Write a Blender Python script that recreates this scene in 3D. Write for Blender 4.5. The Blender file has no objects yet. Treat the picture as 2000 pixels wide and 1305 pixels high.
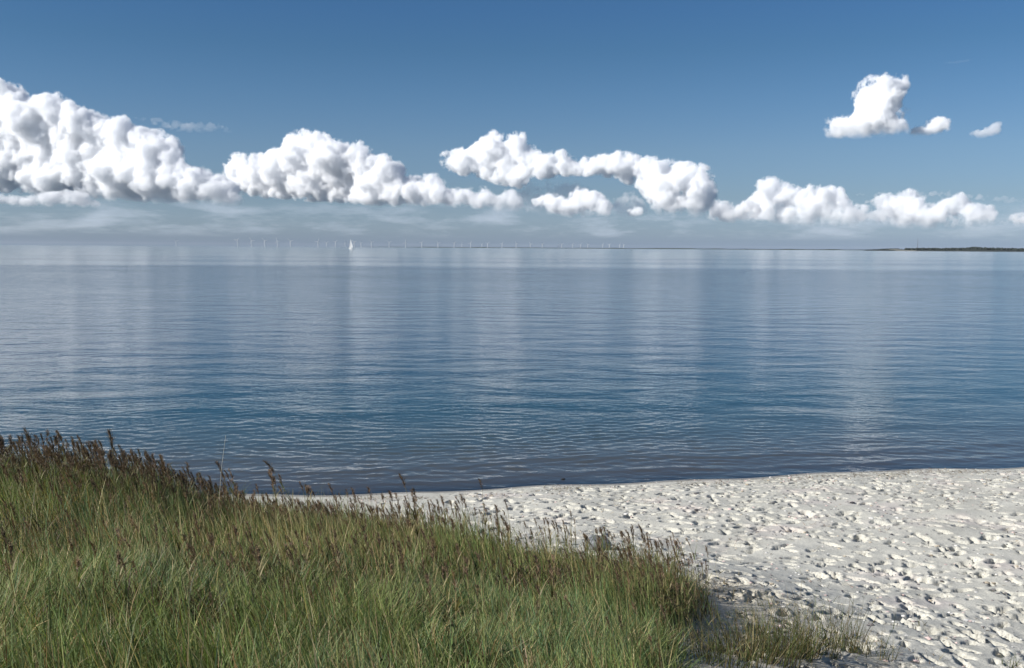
import bpy, math, random
import numpy as np
from mathutils import Vector, Matrix, Euler

SC = bpy.context.scene
COL = SC.collection
random.seed(7)
RNG = np.random.default_rng(11)
HAZE = 0.5e-5

# ------------------------------------------------------------------ camera
EYE = 4.6
PITCH = math.radians(4.96)
ROLL = math.radians(0.36)
F = 1944.0                      # focal length in pixels of the 2000 px wide photograph
cam_d = bpy.data.cameras.new('camera')
cam_d.sensor_width = 36.0
cam_d.lens = 36.0 * F / 2000.0
cam_d.clip_start = 0.1
cam_d.clip_end = 120000.0
cam = bpy.data.objects.new('camera', cam_d)
COL.objects.link(cam)
CAM_M = Matrix.Rotation(math.pi / 2 - PITCH, 3, 'X') @ Matrix.Rotation(ROLL, 3, 'Z')
cam.matrix_world = Matrix.Translation((0, 0, EYE)) @ CAM_M.to_4x4()
SC.camera = cam
CM = np.array(CAM_M)

# ------------------------------------------------------------------ light
SUN_EL = math.radians(30)
SUN_AZ = math.radians(-108)      # clockwise from +Y (view direction): left, a little behind the camera
sun_dir = Vector((math.sin(SUN_AZ) * math.cos(SUN_EL), math.cos(SUN_AZ) * math.cos(SUN_EL), math.sin(SUN_EL)))
sd = bpy.data.lights.new('sun', 'SUN')
sd.energy = 4.2
sd.angle = math.radians(0.5)
sd.color = (1.0, 0.965, 0.92)
sun = bpy.data.objects.new('sun', sd)
sun.rotation_euler = sun_dir.to_track_quat('Z', 'Y').to_euler()
COL.objects.link(sun)

W = bpy.data.worlds.new('World')
SC.world = W
W.use_nodes = True
nt = W.node_tree
nt.nodes.clear()
def N(nt, t, **k):
    n = nt.nodes.new(t)
    for a, b in k.items():
        setattr(n, a, b)
    return n
def ramp(nt, stops, interp='LINEAR'):
    r = N(nt, 'ShaderNodeValToRGB')
    r.color_ramp.interpolation = interp
    el = r.color_ramp.elements
    while len(el) < len(stops):
        el.new(0.5)
    for e, (p, c) in zip(el, stops):
        e.position = p
        e.color = (*c, 1) if len(c) == 3 else c
    return r
def mathn(nt, op, a, b=None, c=None, clamp=False):
    m = N(nt, 'ShaderNodeMath', operation=op)
    m.use_clamp = clamp
    for i, v in enumerate((a, b, c)):
        if v is None:
            continue
        if isinstance(v, (int, float)):
            m.inputs[i].default_value = v
        else:
            nt.links.new(v, m.inputs[i])
    return m.outputs[0]
def mixc(nt, fac, a, b, mode='MIX'):
    m = N(nt, 'ShaderNodeMix', data_type='RGBA', blend_type=mode)
    for s, v in ((m.inputs[0], fac), (m.inputs[6], a), (m.inputs[7], b)):
        if isinstance(v, (int, float)):
            s.default_value = v
        elif isinstance(v, tuple):
            s.default_value = (*v, 1)
        else:
            nt.links.new(v, s)
    return m.outputs[2]

sky = N(nt, 'ShaderNodeTexSky', sky_type='NISHITA', sun_disc=False)
sky.sun_elevation = SUN_EL
sky.sun_rotation = SUN_AZ
sky.altitude = 0
sky.air_density = 1.0
sky.dust_density = 0.6
sky.ozone_density = 2.0
tc = N(nt, 'ShaderNodeTexCoord')
sep = N(nt, 'ShaderNodeSeparateXYZ')
nt.links.new(tc.outputs['Generated'], sep.inputs[0])
# the clear air's own colour by height above the horizon
rz = ramp(nt, [
    (0.0, (0.222, 0.305, 0.56)), (0.015, (0.225, 0.300, 0.50)), (0.05, (0.200, 0.256, 0.375)), (0.095, (0.198, 0.256, 0.348)), (0.145, (0.166, 0.240, 0.325)),
    (0.19, (0.136, 0.220, 0.298)), (0.225, (0.126, 0.214, 0.305)), (0.5, (0.122, 0.210, 0.300)), (1.0, (0.122, 0.210, 0.300))])
nt.links.new(sep.outputs['Z'], rz.inputs[0])
skc = mixc(nt, 1.0, sky.outputs[0], rz.outputs[0], 'MULTIPLY')
bg = N(nt, 'ShaderNodeBackground')
bg.inputs[1].default_value = 0.15
nt.links.new(skc, bg.inputs[0])
out = N(nt, 'ShaderNodeOutputWorld')
nt.links.new(bg.outputs[0], out.inputs[0])

vs = SC.view_settings
SC.display_settings.display_device = 'sRGB'
vs.view_transform = 'Standard'
vs.look = 'None'
vs.exposure = 0.75
vs.gamma = 1.0
vs.use_curve_mapping = False
cy = SC.cycles
cy.use_denoising = True
cy.denoiser = 'OPENIMAGEDENOISE'
cy.max_bounces = 32
cy.diffuse_bounces = 3
cy.glossy_bounces = 3
cy.transmission_bounces = 4
cy.volume_bounces = 32
cy.transparent_max_bounces = 16
cy.use_adaptive_sampling = True
cy.adaptive_threshold = 0.01
cy.caustics_reflective = False
cy.caustics_refractive = False
cy.sample_clamp_indirect = 6.0

# ------------------------------------------------------------------ helpers
def ray(u, v):
    d = CM @ np.array([(u - 1000.0) / F, -(v - 652.5) / F, -1.0])
    return d / np.linalg.norm(d)
def at(u, v, dist):
    """point on the pixel's ray at a horizontal distance"""
    d = ray(u, v)
    return np.array([0, 0, EYE]) + d * (dist / math.hypot(d[0], d[1]))

def mesh_np(name, co, faces, mats=(), smooth=False, attrs=None):
    """co (n,3); faces = list of int arrays (m,k)"""
    me = bpy.data.meshes.new(name)
    co = np.asarray(co, np.float32)
    faces = [np.asarray(f, np.int32) for f in faces if len(f)]
    nl = sum(f.size for f in faces)
    nf = sum(len(f) for f in faces)
    me.vertices.add(len(co))
    me.vertices.foreach_set('co', co.ravel())
    me.loops.add(nl)
    me.loops.foreach_set('vertex_index', np.concatenate([f.ravel() for f in faces]))
    me.polygons.add(nf)
    sizes = np.concatenate([np.full(len(f), f.shape[1], np.int32) for f in faces])
    me.polygons.foreach_set('loop_start', np.concatenate([[0], np.cumsum(sizes)[:-1]]).astype(np.int32))
    for m in mats:
        me.materials.append(m)
    me.update(calc_edges=True)
    me.polygons.foreach_set('use_smooth', np.full(nf, smooth, bool))
    for k, a in (attrs or {}).items():
        a = np.asarray(a, np.float32)
        if a.ndim == 1:
            at_ = me.attributes.new(k, 'FLOAT', 'POINT')
            at_.data.foreach_set('value', a)
        else:
            at_ = me.attributes.new(k, 'FLOAT_COLOR', 'POINT')
            if a.shape[1] == 3:
                a = np.concatenate([a, np.ones((len(a), 1), np.float32)], 1)
            at_.data.foreach_set('color', a.ravel())
    me.validate(verbose=False)
    return me
def link(name, data, parent=None, loc=None):
    o = bpy.data.objects.new(name, data)
    COL.objects.link(o)
    if parent is not None:
        o.parent = parent
    if loc is not None:
        o.location = loc
    return o
def tag(o, label=None, cat=None, group=None, kind=None):
    if label: o['label'] = label
    if cat: o['category'] = cat
    if group: o['group'] = group
    if kind: o['kind'] = kind
    return o

def vnoise(x, y, seed=0):
    xi = np.floor(x).astype(np.int64); yi = np.floor(y).astype(np.int64)
    xf = x - xi; yf = y - yi
    def h(a, b):
        n = (a * 374761393 + b * 668265263 + seed * 974634777) & 0xffffffff
        n = ((n ^ (n >> 13)) * 1274126177) & 0xffffffff
        n = (n ^ (n >> 16)) & 0xffff
        return n / 65535.0
    sx = xf * xf * (3 - 2 * xf); sy = yf * yf * (3 - 2 * yf)
    a = h(xi, yi); b = h(xi + 1, yi); c = h(xi, yi + 1); d = h(xi + 1, yi + 1)
    return (a * (1 - sx) + b * sx) * (1 - sy) + (c * (1 - sx) + d * sx) * sy
def fbm(x, y, oct=4, seed=0):
    s = 0; a = 0.5; t = 0
    for i in range(oct):
        s = s + a * vnoise(x, y, seed + i * 17); t += a
        a *= 0.5; x = x * 2.03 + 11.3; y = y * 2.03 + 5.7
    return s / t

def mat(name):
    m = bpy.data.materials.new(name)
    m.use_nodes = True
    m.node_tree.nodes.clear()
    o = N(m.node_tree, 'ShaderNodeOutputMaterial')
    return m, m.node_tree, o
def simple_mat(name, col, rough=0.8, var=0.25, scale=8.0, metallic=0.0):
    m, t, o = mat(name)
    b = N(t, 'ShaderNodeBsdfPrincipled')
    b.inputs['Roughness'].default_value = rough
    b.inputs['Metallic'].default_value = metallic
    c = N(t, 'ShaderNodeTexCoord')
    n = N(t, 'ShaderNodeTexNoise')
    n.inputs['Scale'].default_value = scale
    n.inputs['Detail'].default_value = 4
    t.links.new(c.outputs['Object'], n.inputs[0])
    lo = tuple(x * (1 - var) for x in col); hi = tuple(min(1, x * (1 + var)) for x in col)
    t.links.new(mixc(t, n.outputs[0], lo, hi), b.inputs['Base Color'])
    t.links.new(b.outputs[0], o.inputs[0])
    return m

# ------------------------------------------------------------------ terrain
SHX = np.array([-60, -30, -14, -5.1, -1.4, 0, 1.4, 4.05, 7, 10.8, 18, 40, 80.])
SHY = np.array([10, 15, 17.3, 18.1, 18.5, 18.75, 19.05, 19.75, 20.3, 21.0, 23.2, 32, 50.])
def shore_y(x):
    return np.interp(x, SHX, SHY) + 0.10 * np.sin(x * 0.9 + 1.0) + 0.06 * np.sin(x * 2.3)
DC = np.array([(-30,4,3.2),(30,4,1.6),(-30,-12,3.2),(30,-12,3),(0,-6,3.2),(0,0,3.0),(0,4,2.55),(-2,4,2.65),(2,4,2.25),(4,4,1.9),
    (-4,7,2.25),(0,7.5,1.78),(1.2,7.6,1.55),(3,8,1.10),(5,8,.88),(8,7,.95),(-5,10,1.86),(-3.6,10,1.72),(-2.8,10.5,1.36),(-2.1,10,1.45),(-1,10.5,1.24),(0.3,12,.84),(0.4,11.2,1.02),(1.8,10.8,1.05),
    (-4.6,10.4,1.85),(-3.4,11.4,1.12),(-5,11.6,1.45),(-6.5,11,1.75),(-8,10,1.85),(-2.5,12,.90),(-5,13,.8),(-8,14,.6),(-12,12,1.5),(-1.2,12.8,.70),(2.4,9.5,1.14),(5,11,.62),(8,10,.72),(12,10,.75),
    (8,14,.45),(0,15,.35),(-5,16,.25),(8,18,-.5),(-20,16,.3),(20,18,-.3),(3,12.5,.6)])
def _tps():
    n = len(DC)
    d = np.hypot(DC[:, None, 0] - DC[None, :, 0], DC[:, None, 1] - DC[None, :, 1])
    K = np.where(d > 0, d * d * np.log(d + 1e-12), 0) + np.eye(n) * 0.05
    P = np.c_[np.ones(n), DC[:, :2]]
    A = np.block([[K, P], [P.T, np.zeros((3, 3))]])
    return np.linalg.solve(A, np.r_[DC[:, 2], 0, 0, 0])
TP = _tps()
def dune_z(x, y):
    xc = np.clip(x, -30, 30); yc = np.clip(y, -12, 19)
    r = TP[-3] + TP[-2] * xc + TP[-1] * yc
    for i in range(len(DC)):
        d2 = (xc - DC[i, 0]) ** 2 + (yc - DC[i, 1]) ** 2 + 1e-9
        r = r + TP[i] * 0.5 * d2 * np.log(d2)
    return np.clip(r, -1, 3.6)
def ground(x, y):
    x = np.asarray(x, float); y = np.asarray(y, float)
    s = shore_y(x) - y
    beach = np.where(s > 0, 0.62 * (1 - np.exp(-np.maximum(s, 0) / 3.6)), np.maximum(-3.0, 0.17 * s))
    dz = dune_z(x, y)
    k = 0.12
    h = np.clip(0.5 + 0.5 * (dz - beach) / k, 0, 1)
    z = beach * (1 - h) + dz * h + k * h * (1 - h)
    z = np.where(s > 1.0, z, beach + (z - beach) * np.clip(s, 0, 1))
    bump = (fbm(x * 1.1, y * 1.1, 3, 5) - 0.5) * 0.10 * np.clip(s / 3, 0, 1)
    return z + bump
def hit(u, v, extra=0.0):
    """where the pixel's ray meets the ground (raised by extra)"""
    d = ray(u, v); o = np.array([0, 0, EYE])
    t = np.arange(2.5, 60, 0.05)
    p = o + d * t[:, None]
    h = p[:, 2] - ground(p[:, 0], p[:, 1]) - extra
    i = np.argmax(h < 0)
    return p[i, 0], p[i, 1]

# outline of the vegetated dune, traced where its turf meets the sand
EDGE = [hit(u, v) for u, v in [(455, 1010), (560, 1022), (690, 1040), (800, 1052), (900, 1066), (1000, 1084), (1100, 1104), (1220, 1118),
                              (1330, 1138), (1400, 1180), (1420, 1222), (1370, 1262), (1310, 1305)]]
EDGE = np.array([(-60, 12.2), (-9, 12.6), (-5.6, 12.5)] + EDGE + [(EDGE[-1][0] + 0.1, 6.3), (1.0, 4), (1.6, 0), (1.6, -40), (-60, -40)])
def poly_sdf(P, x, y):
    """signed distance, positive inside"""
    x = np.asarray(x, float); y = np.asarray(y, float)
    d = np.full(x.shape, 1e9); ins = np.zeros(x.shape, bool)
    for i in range(len(P)):
        ax, ay = P[i]; bx, by = P[(i + 1) % len(P)]
        ex, ey = bx - ax, by - ay
        t = np.clip(((x - ax) * ex + (y - ay) * ey) / (ex * ex + ey * ey + 1e-12), 0, 1)
        d = np.minimum(d, np.hypot(x - ax - t * ex, y - ay - t * ey))
        c = ((ay > y) != (by > y)) & (x < (bx - ax) * (y - ay) / (by - ay + 1e-12) + ax)
        ins ^= c
    return np.where(ins, d, -d)

def stretch(lo, hi, step, far, first=None, g=1.35):
    a = list(np.arange(lo, hi + 1e-6, step))
    s = step; v = a[-1]
    while v < far:
        s *= g; v += s; a.append(v)
    s = step; v = a[0]; b = []
    while v > -far:
        s *= g; v -= s; b.append(v)
    return np.array(b[::-1] + a)
def make_ground():
    xs = stretch(-2.4, 11.5, 0.026, 24000)
    extra = np.arange(-8, -2.4, 0.16)
    xs = np.unique(np.r_[xs[(xs < -8.2) | (xs >= -2.4)], extra])
    ys = stretch(7.6, 21.2, 0.026, 24000)
    X, Y = np.meshgrid(xs, ys)
    Z = ground(X, Y)
    s = shore_y(X) - Y
    veg = poly_sdf(EDGE, X, Y)
    # trampled sand: many overlapping footprints, each a pit with a pushed-up rim
    area = (X > -3) & (X < 12) & (Y > 7) & (Y < 21.4)
    D = np.zeros_like(Z)
    rng = np.random.default_rng(5)
    x0, y0 = -3.2, 7.0
    n = 5200
    px = rng.uniform(-2.6, 11.4, n); py = rng.uniform(7.4, 21.0, n)
    heading = rng.normal(0.25, 0.9, n) + np.where(rng.random(n) < .5, 0, math.pi)
    sc = np.where(rng.random(n) < .55, rng.uniform(0.32, 0.6, n), rng.uniform(0.65, 1.1, n))
    dep = rng.uniform(0.045, 0.10, n) * np.sqrt(sc)
    crowd = fbm(px * 0.35, py * 0.35, 3, 77)
    keep = (shore_y(px) - py > 0.35) & (poly_sdf(EDGE, px, py) < -0.02)
    near = np.clip((13.5 - py + 0.35 * (px - 3)) / 5, 0, 1)
    keep &= rng.random(n) < np.clip((crowd - 0.32) * 3 + 0.25 + near * 0.6, 0.2, 1)
    dep *= 0.85 + 1.25 * near
    for i in np.where(keep)[0]:
        L = 0.125 * sc[i]; Wd = 0.060 * sc[i]
        ix0, ix1 = np.searchsorted(xs, [px[i] - 0.32, px[i] + 0.32]); iy0, iy1 = np.searchsorted(ys, [py[i] - 0.32, py[i] + 0.32])
        if ix1 <= ix0 or iy1 <= iy0:
            continue
        xx = X[iy0:iy1, ix0:ix1] - px[i]; yy = Y[iy0:iy1, ix0:ix1] - py[i]
        c, sn = math.cos(heading[i]), math.sin(heading[i])
        a = (xx * c + yy * sn) / L; b = (-xx * sn + yy * c) / Wd
        b = b / (1 - 0.22 * np.exp(-((a + 0.15) / 0.35) ** 2))
        r = np.sqrt(a * a + b * b)
        wob = 1 + 0.25 * (vnoise(xx * 22 + i, yy * 22, 3) - 0.5)
        r = r * wob
        pit = -1.25 * dep[i] * (1 / (1 + np.exp((r - 0.95) * 18))) * (0.8 + 0.35 * a.clip(-1, 1))
        rim = dep[i] * 0.14 * np.exp(-((r - 1.35) / 0.27) ** 2) * (0.55 + 0.45 * np.clip(a, -1, 1))
        sl = D[iy0:iy1, ix0:ix1]
        inside = 1 / (1 + np.exp((r - 1.0) * 9))
        D[iy0:iy1, ix0:ix1] = sl * (1 - 0.75 * inside) + pit + rim
    rough_ = (fbm(X * 5.5, Y * 5.5, 3, 9) - 0.5) * 0.010 + (fbm(X * 17, Y * 17, 2, 13) - 0.5) * 0.007
    rough_ *= 0.55 + 0.9 * np.clip((13.5 - Y + 0.35 * (X - 3)) / 5, 0, 1)
    dry = np.clip((s - 0.25) / 0.8, 0, 1)
    calm = np.clip(-veg / 0.25 + 0.4, 0.25, 1)
    Z = Z + np.where(area, (D + rough_) * dry * calm, 0)
    # low washed-up lip just above the waterline
    Z += 0.010 * np.exp(-((s - 0.55) / 0.22) ** 2) * (0.6 + 0.8 * vnoise(X * 1.2, Y * 3, 31))
    ny, nx = X.shape
    idx = np.arange(nx * ny).reshape(ny, nx)
    f = np.stack([idx[:-1, :-1], idx[:-1, 1:], idx[1:, 1:], idx[1:, :-1]], -1).reshape(-1, 4)
    wet = np.clip(1 - (s - 0.22 - 0.22 * vnoise(X * 1.1, Y * 0, 2)) / 0.25, 0, 1)
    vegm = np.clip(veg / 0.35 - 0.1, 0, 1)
    litter = np.clip(1 + veg / (0.9 + 0.8 * np.clip((11 - Y) / 2, 0, 1)), 0, 1)
    co = np.stack([X, Y, Z], -1).reshape(-1, 3)
    m, t, o = mat('sand')
    b = N(t, 'ShaderNodeBsdfPrincipled')
    b.inputs['Specular IOR Level'].default_value = 0.25
    c = N(t, 'ShaderNodeTexCoord')
    def noise(scale, detail=4, rough=0.5):
        n = N(t, 'ShaderNodeTexNoise')
        n.inputs['Scale'].default_value = scale; n.inputs['Detail'].default_value = detail
        n.inputs['Roughness'].default_value = rough
        t.links.new(c.outputs['Object'], n.inputs[0])
        return n.outputs[0]
    def att(nm):
        a = N(t, 'ShaderNodeAttribute'); a.attribute_name = nm
        return a.outputs['Fac']
    sandc = ramp(t, [(0.3, (0.43, 0.418, 0.362)), (0.5, (0.52, 0.507, 0.442)), (0.7, (0.58, 0.563, 0.492))])
    t.links.new(noise(1.3, 6, 0.65), sandc.inputs[0])
    grain = ramp(t, [(0.35, (0.72, 0.70, 0.68)), (0.5, (1, 1, 1)), (0.68, (1.08, 1.06, 1.03))])
    t.links.new(noise(55, 3, 0.7), grain.inputs[0])
    col = mixc(t, 1.0, sandc.outputs[0], grain.outputs[0], 'MULTIPLY')
    pk = ramp(t, [(0.55, (0, 0, 0)), (0.68, (1, 1, 1))])
    t.links.new(noise(0.9, 5, 0.6), pk.inputs[0])
    col = mixc(t, mathn(t, 'MULTIPLY', pk.outputs[0], 0.5), col, (0.53, 0.46, 0.425))
    strawn = ramp(t, [(0.42, (0, 0, 0)), (0.6, (1, 1, 1))])
    t.links.new(noise(9, 5, 0.7), strawn.inputs[0])
    straw = mixc(t, strawn.outputs[0], (0.52, 0.47, 0.38), (0.38, 0.32, 0.23))
    lf = mathn(t, 'MULTIPLY', att('litter'), mathn(t, 'ADD', noise(3.0, 4), 0.25), clamp=True)
    col = mixc(t, lf, col, straw)
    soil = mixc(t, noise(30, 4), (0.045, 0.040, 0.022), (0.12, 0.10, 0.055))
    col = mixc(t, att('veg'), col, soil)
    wetc = mixc(t, 1.0, col, (0.56, 0.53, 0.50), 'MULTIPLY')
    col = mixc(t, att('wet'), col, wetc)
    t.links.new(col, b.inputs['Base Color'])
    rg = mathn(t, 'MULTIPLY_ADD', att('wet'), -0.55, 0.95)
    t.links.new(rg, b.inputs['Roughness'])
    bm_ = N(t, 'ShaderNodeBump'); bm_.inputs['Strength'].default_value = 0.6; bm_.inputs['Distance'].default_value = 0.02
    t.links.new(noise(28, 6, 0.7), bm_.inputs['Height'])
    t.links.new(bm_.outputs[0], b.inputs['Normal'])
    t.links.new(b.outputs[0], o.inputs[0])
    me = mesh_np('ground', co, [f], [m], True, {'wet': wet.ravel(), 'veg': vegm.ravel(), 'litter': litter.ravel()})
    g = link('ground', me)
    tag(g, kind='structure', label='pale trampled sand beach running up to a grassy dune')
    return g
make_ground()

# ------------------------------------------------------------------ sea
def make_sea():
    f1 = math.radians(29.5); st = math.radians(0.075)
    th = list(np.arange(-f1, f1 + 1e-9, st))
    s = st
    v = f1
    while v < math.radians(150):
        s *= 1.25; v += s; th = [-v] + th + [v]
    th = np.array(th)
    dep = list(np.arange(0.37, 0.030, -0.00075))
    v = dep[-1]
    while EYE / v < 24000:
        v *= 0.955; dep.append(v)
    R = EYE / np.array(dep)
    T, RR = np.meshgrid(th, R)
    X = RR * np.sin(T); Y = RR * np.cos(T)
    depth = np.maximum(Y - shore_y(X), 0)
    Z = np.zeros_like(X)
    rng = np.random.default_rng(3)
    cell = np.maximum(RR * st, RR * RR / EYE * 0.00075)
    sel = RR < 170
    xs, ys, cs = X[sel], Y[sel], cell[sel]
    z = np.zeros_like(xs)
    wx = xs + 0.5 * (fbm(xs * .15, ys * .15, 2, 4) - .5) * 6
    wy = ys + 0.5 * (fbm(xs * .15, ys * .15, 2, 8) - .5) * 6
    for i in range(90):
        lam = 0.14 * (0.55 / 0.14) ** rng.random()
        # two wave trains crossing at a shallow angle, running towards the beach
        ang = rng.normal(0.30 if i % 2 else -0.28, 0.50) + math.pi / 2
        k = 2 * math.pi / lam
        amp = 0.0022 * lam * min(1, (0.9 / lam) ** 0.5)
        fade = np.clip((lam / cs - 2.2) / 3.0, 0, 1)
        z += amp * fade * np.sin(k * (wx * math.cos(ang) + wy * math.sin(ang)) + rng.uniform(0, 6.28))
    z *= 0.65 + 0.7 * fbm(xs * .12, ys * .3, 3, 21)
    d = depth[sel]
    z *= np.clip(d / 1.6, 0.10, 1)
    # low swell lines lapping the beach
    z += 0.012 * np.exp(-((d - 0.9 - 0.2 * np.sin(xs * .7)) / 0.16) ** 2) + 0.016 * np.exp(-((d - 2.2 - 0.3 * np.sin(xs * .5 + 1)) / 0.25) ** 2)
    Z[sel] = z
    ny, nx = X.shape
    idx = np.arange(nx * ny).reshape(ny, nx)
    f = np.stack([idx[:-1, :-1], idx[1:, :-1], idx[1:, 1:], idx[:-1, 1:]], -1).reshape(-1, 4)[:, ::-1]
    m, t, o = mat('sea_water')
    geo = N(t, 'ShaderNodeNewGeometry')
    pos = geo.outputs['Position']
    sp = N(t, 'ShaderNodeSeparateXYZ'); t.links.new(pos, sp.inputs[0])
    dist = N(t, 'ShaderNodeVectorMath', operation='LENGTH'); t.links.new(pos, dist.inputs[0])
    R_ = dist.outputs['Value']
    def noise(sx, sy, detail, rough=0.5, dist_=0.0, rot=0.0):
        mp = N(t, 'ShaderNodeMapping'); mp.inputs['Scale'].default_value = (sx, sy, 1)
        mp.inputs['Rotation'].default_value = (0, 0, rot)
        t.links.new(pos, mp.inputs[0])
        n = N(t, 'ShaderNodeTexNoise'); n.inputs['Scale'].default_value = 1
        n.inputs['Detail'].default_value = detail; n.inputs['Roughness'].default_value = rough
        n.inputs['Distortion'].default_value = dist_
        t.links.new(mp.outputs[0], n.inputs[0])
        return n.outputs[0]
    # calm slicks: long bands lying along the shore, wind-ruffled water between
    wob = mathn(t, 'MULTIPLY_ADD', noise(0.006, 0.004, 3), 0.16, -0.08)
    lg = mathn(t, 'LOGARITHM', mathn(t, 'ADD', sp.outputs['Y'], 1.0), 10.0)
    q = mathn(t, 'ADD', lg, wob)
    slick = ramp(t, [(p, (v_, v_, v_)) for p, v_ in ((0.0, .62), (.48, .62), (.55, .88), (.586, 1.0), (.600, .34), (.611, .34), (.622, .70), (.640, .38), (.655, .66), (.67, .34), (.70, .40), (.73, .30), (1, .30))])
    t.links.new(mathn(t, 'MULTIPLY', q, 0.25), slick.inputs[0])
    ruff = mathn(t, 'MULTIPLY', slick.outputs[0], mathn(t, 'MULTIPLY_ADD', noise(0.02, 0.045, 3, 0.6), 0.9, 0.55))
    h1 = noise(2.4, 4.4, 3, 0.5, 0.4, 0.2)
    h2 = noise(4.5, 8.0, 2, 0.5, 0.3, -0.2)
    h0 = noise(0.24, 0.42, 5, 0.52, 0.3, 0.1)
    h = mathn(t, 'ADD', mathn(t, 'MULTIPLY', h1, 0.042), mathn(t, 'MULTIPLY', h2, 0.022))
    h = mathn(t, 'ADD', h, mathn(t, 'MULTIPLY', h0, 0.42))
    bp = N(t, 'ShaderNodeBump'); bp.inputs['Distance'].default_value = 1.0
    near = mathn(t, 'DIVIDE', mathn(t, 'ADD', sp.outputs['Y'], -18.0), 60.0, clamp=True)
    t.links.new(mathn(t, 'MULTIPLY', ruff, mathn(t, 'MULTIPLY_ADD', near, 0.30, 0.36)), bp.inputs['Strength'])
    t.links.new(h, bp.inputs['Height'])
    fr = N(t, 'ShaderNodeFresnel'); fr.inputs['IOR'].default_value = 1.333
    t.links.new(bp.outputs[0], fr.inputs['Normal'])
    gl = N(t, 'ShaderNodeBsdfGlossy'); gl.inputs['Roughness'].default_value = 0.09
    gl.inputs['Color'].default_value = (1, 1, 1, 1)
    t.links.new(bp.outputs[0], gl.inputs['Normal'])
    da = N(t, 'ShaderNodeAttribute'); da.attribute_name = 'depth'
    dv = da.outputs['Fac']
    dcol = ramp(t, [(0.0, (0.24, 0.235, 0.215)), (0.06, (0.125, 0.132, 0.126)), (0.16, (0.055, 0.078, 0.080)), (0.35, (0.012, 0.050, 0.062)), (1.0, (0.006, 0.040, 0.072))])
    t.links.new(mathn(t, 'DIVIDE', dv, 28.0, clamp=True), dcol.inputs[0])
    df = N(t, 'ShaderNodeBsdfDiffuse'); t.links.new(dcol.outputs[0], df.inputs[0])
    tr = N(t, 'ShaderNodeBsdfTransparent'); tr.inputs[0].default_value = (0.84, 0.90, 0.88, 1)
    opq = mathn(t, 'POWER', mathn(t, 'DIVIDE', dv, 5.5, clamp=True), 0.6)
    mb = N(t, 'ShaderNodeMixShader'); t.links.new(opq, mb.inputs[0]); t.links.new(tr.outputs[0], mb.inputs[1]); t.links.new(df.outputs[0], mb.inputs[2])
    ms = N(t, 'ShaderNodeMixShader'); t.links.new(fr.outputs[0], ms.inputs[0]); t.links.new(mb.outputs[0], ms.inputs[1]); t.links.new(gl.outputs[0], ms.inputs[2])
    t.links.new(ms.outputs[0], o.inputs[0])
    me = mesh_np('sea', np.stack([X, Y, Z], -1).reshape(-1, 3), [f], [m], True, {'depth': depth.ravel()})
    tag(link('sea', me), kind='structure', label='calm blue sea with fine ripples and bright slicks near the horizon')
make_sea()

# ------------------------------------------------------------------ clouds
def ico(sub):
    import bmesh
    bm = bmesh.new(); bmesh.ops.create_icosphere(bm, subdivisions=sub, radius=1)
    v = np.array([x.co[:] for x in bm.verts]); f = np.array([[q.index for q in p.verts] for p in bm.faces])
    bm.free(); return v, f
ICO1, ICO2, ICO3 = ico(1), ico(2), ico(3)
def fib(n, rng):
    i = np.arange(n) + 0.5
    ph = np.arccos(1 - 2 * i / n); th = math.pi * (1 + 5 ** 0.5) * i + rng.uniform(0, 6.28)
    return np.stack([np.cos(th) * np.sin(ph), np.sin(th) * np.sin(ph), np.cos(ph)], 1)

def absorb(t, v, dens, o):
    # a scatter node alone keeps all light: pair it with the absorption its colour implies
    a = N(t, 'ShaderNodeVolumeAbsorption'); a.inputs['Color'].default_value = v.inputs['Color'].default_value
    t.links.new(dens, a.inputs['Density'])
    ad = N(t, 'ShaderNodeAddShader'); t.links.new(v.outputs[0], ad.inputs[0]); t.links.new(a.outputs[0], ad.inputs[1])
    t.links.new(ad.outputs[0], o.inputs['Volume'])
def vapour_mat(name, dens, mpp, zlo, zhi, ragged=1.0):
    m, t, o = mat(name)
    v = N(t, 'ShaderNodeVolumeScatter')
    v.inputs['Color'].default_value = (.974, .977, .981, 1)
    v.inputs['Anisotropy'].default_value = 0.0
    a = N(t, 'ShaderNodeAttribute'); a.attribute_name = 'density'
    c = N(t, 'ShaderNodeTexCoord')
    def nz(px, detail, rough):
        n = N(t, 'ShaderNodeTexNoise'); n.inputs['Scale'].default_value = 1.0 / (px * mpp)
        n.inputs['Detail'].default_value = detail; n.inputs['Roughness'].default_value = rough
        t.links.new(c.outputs['Object'], n.inputs[0]); return n.outputs[0]
    n1 = mathn(t, 'MULTIPLY', mathn(t, 'SUBTRACT', nz(30.0, 6.0, 0.66), 0.5), 4.2 * ragged)
    e = mathn(t, 'ADD', a.outputs['Fac'], n1)
    r = N(t, 'ShaderNodeMapRange'); r.interpolation_type = 'SMOOTHSTEP'
    r.inputs['From Min'].default_value = 0.12; r.inputs['From Max'].default_value = 0.75
    t.links.new(e, r.inputs['Value'])
    gate = N(t, 'ShaderNodeMapRange'); gate.inputs['From Min'].default_value = 0.0; gate.inputs['From Max'].default_value = 0.18
    t.links.new(a.outputs['Fac'], gate.inputs['Value'])
    sp = N(t, 'ShaderNodeSeparateXYZ'); t.links.new(c.outputs['Object'], sp.inputs[0])
    b = N(t, 'ShaderNodeMapRange'); b.interpolation_type = 'SMOOTHSTEP'
    b.inputs['From Min'].default_value = zlo; b.inputs['From Max'].default_value = zhi; b.inputs['To Min'].default_value = 0.03
    t.links.new(sp.outputs['Z'], b.inputs['Value'])
    d = mathn(t, 'MULTIPLY', mathn(t, 'MULTIPLY', r.outputs[0], gate.outputs[0]), b.outputs[0])
    dd = mathn(t, 'MULTIPLY', d, dens)
    t.links.new(dd, v.inputs['Density'])
    absorb(t, v, dd, o)
    return m

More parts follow.
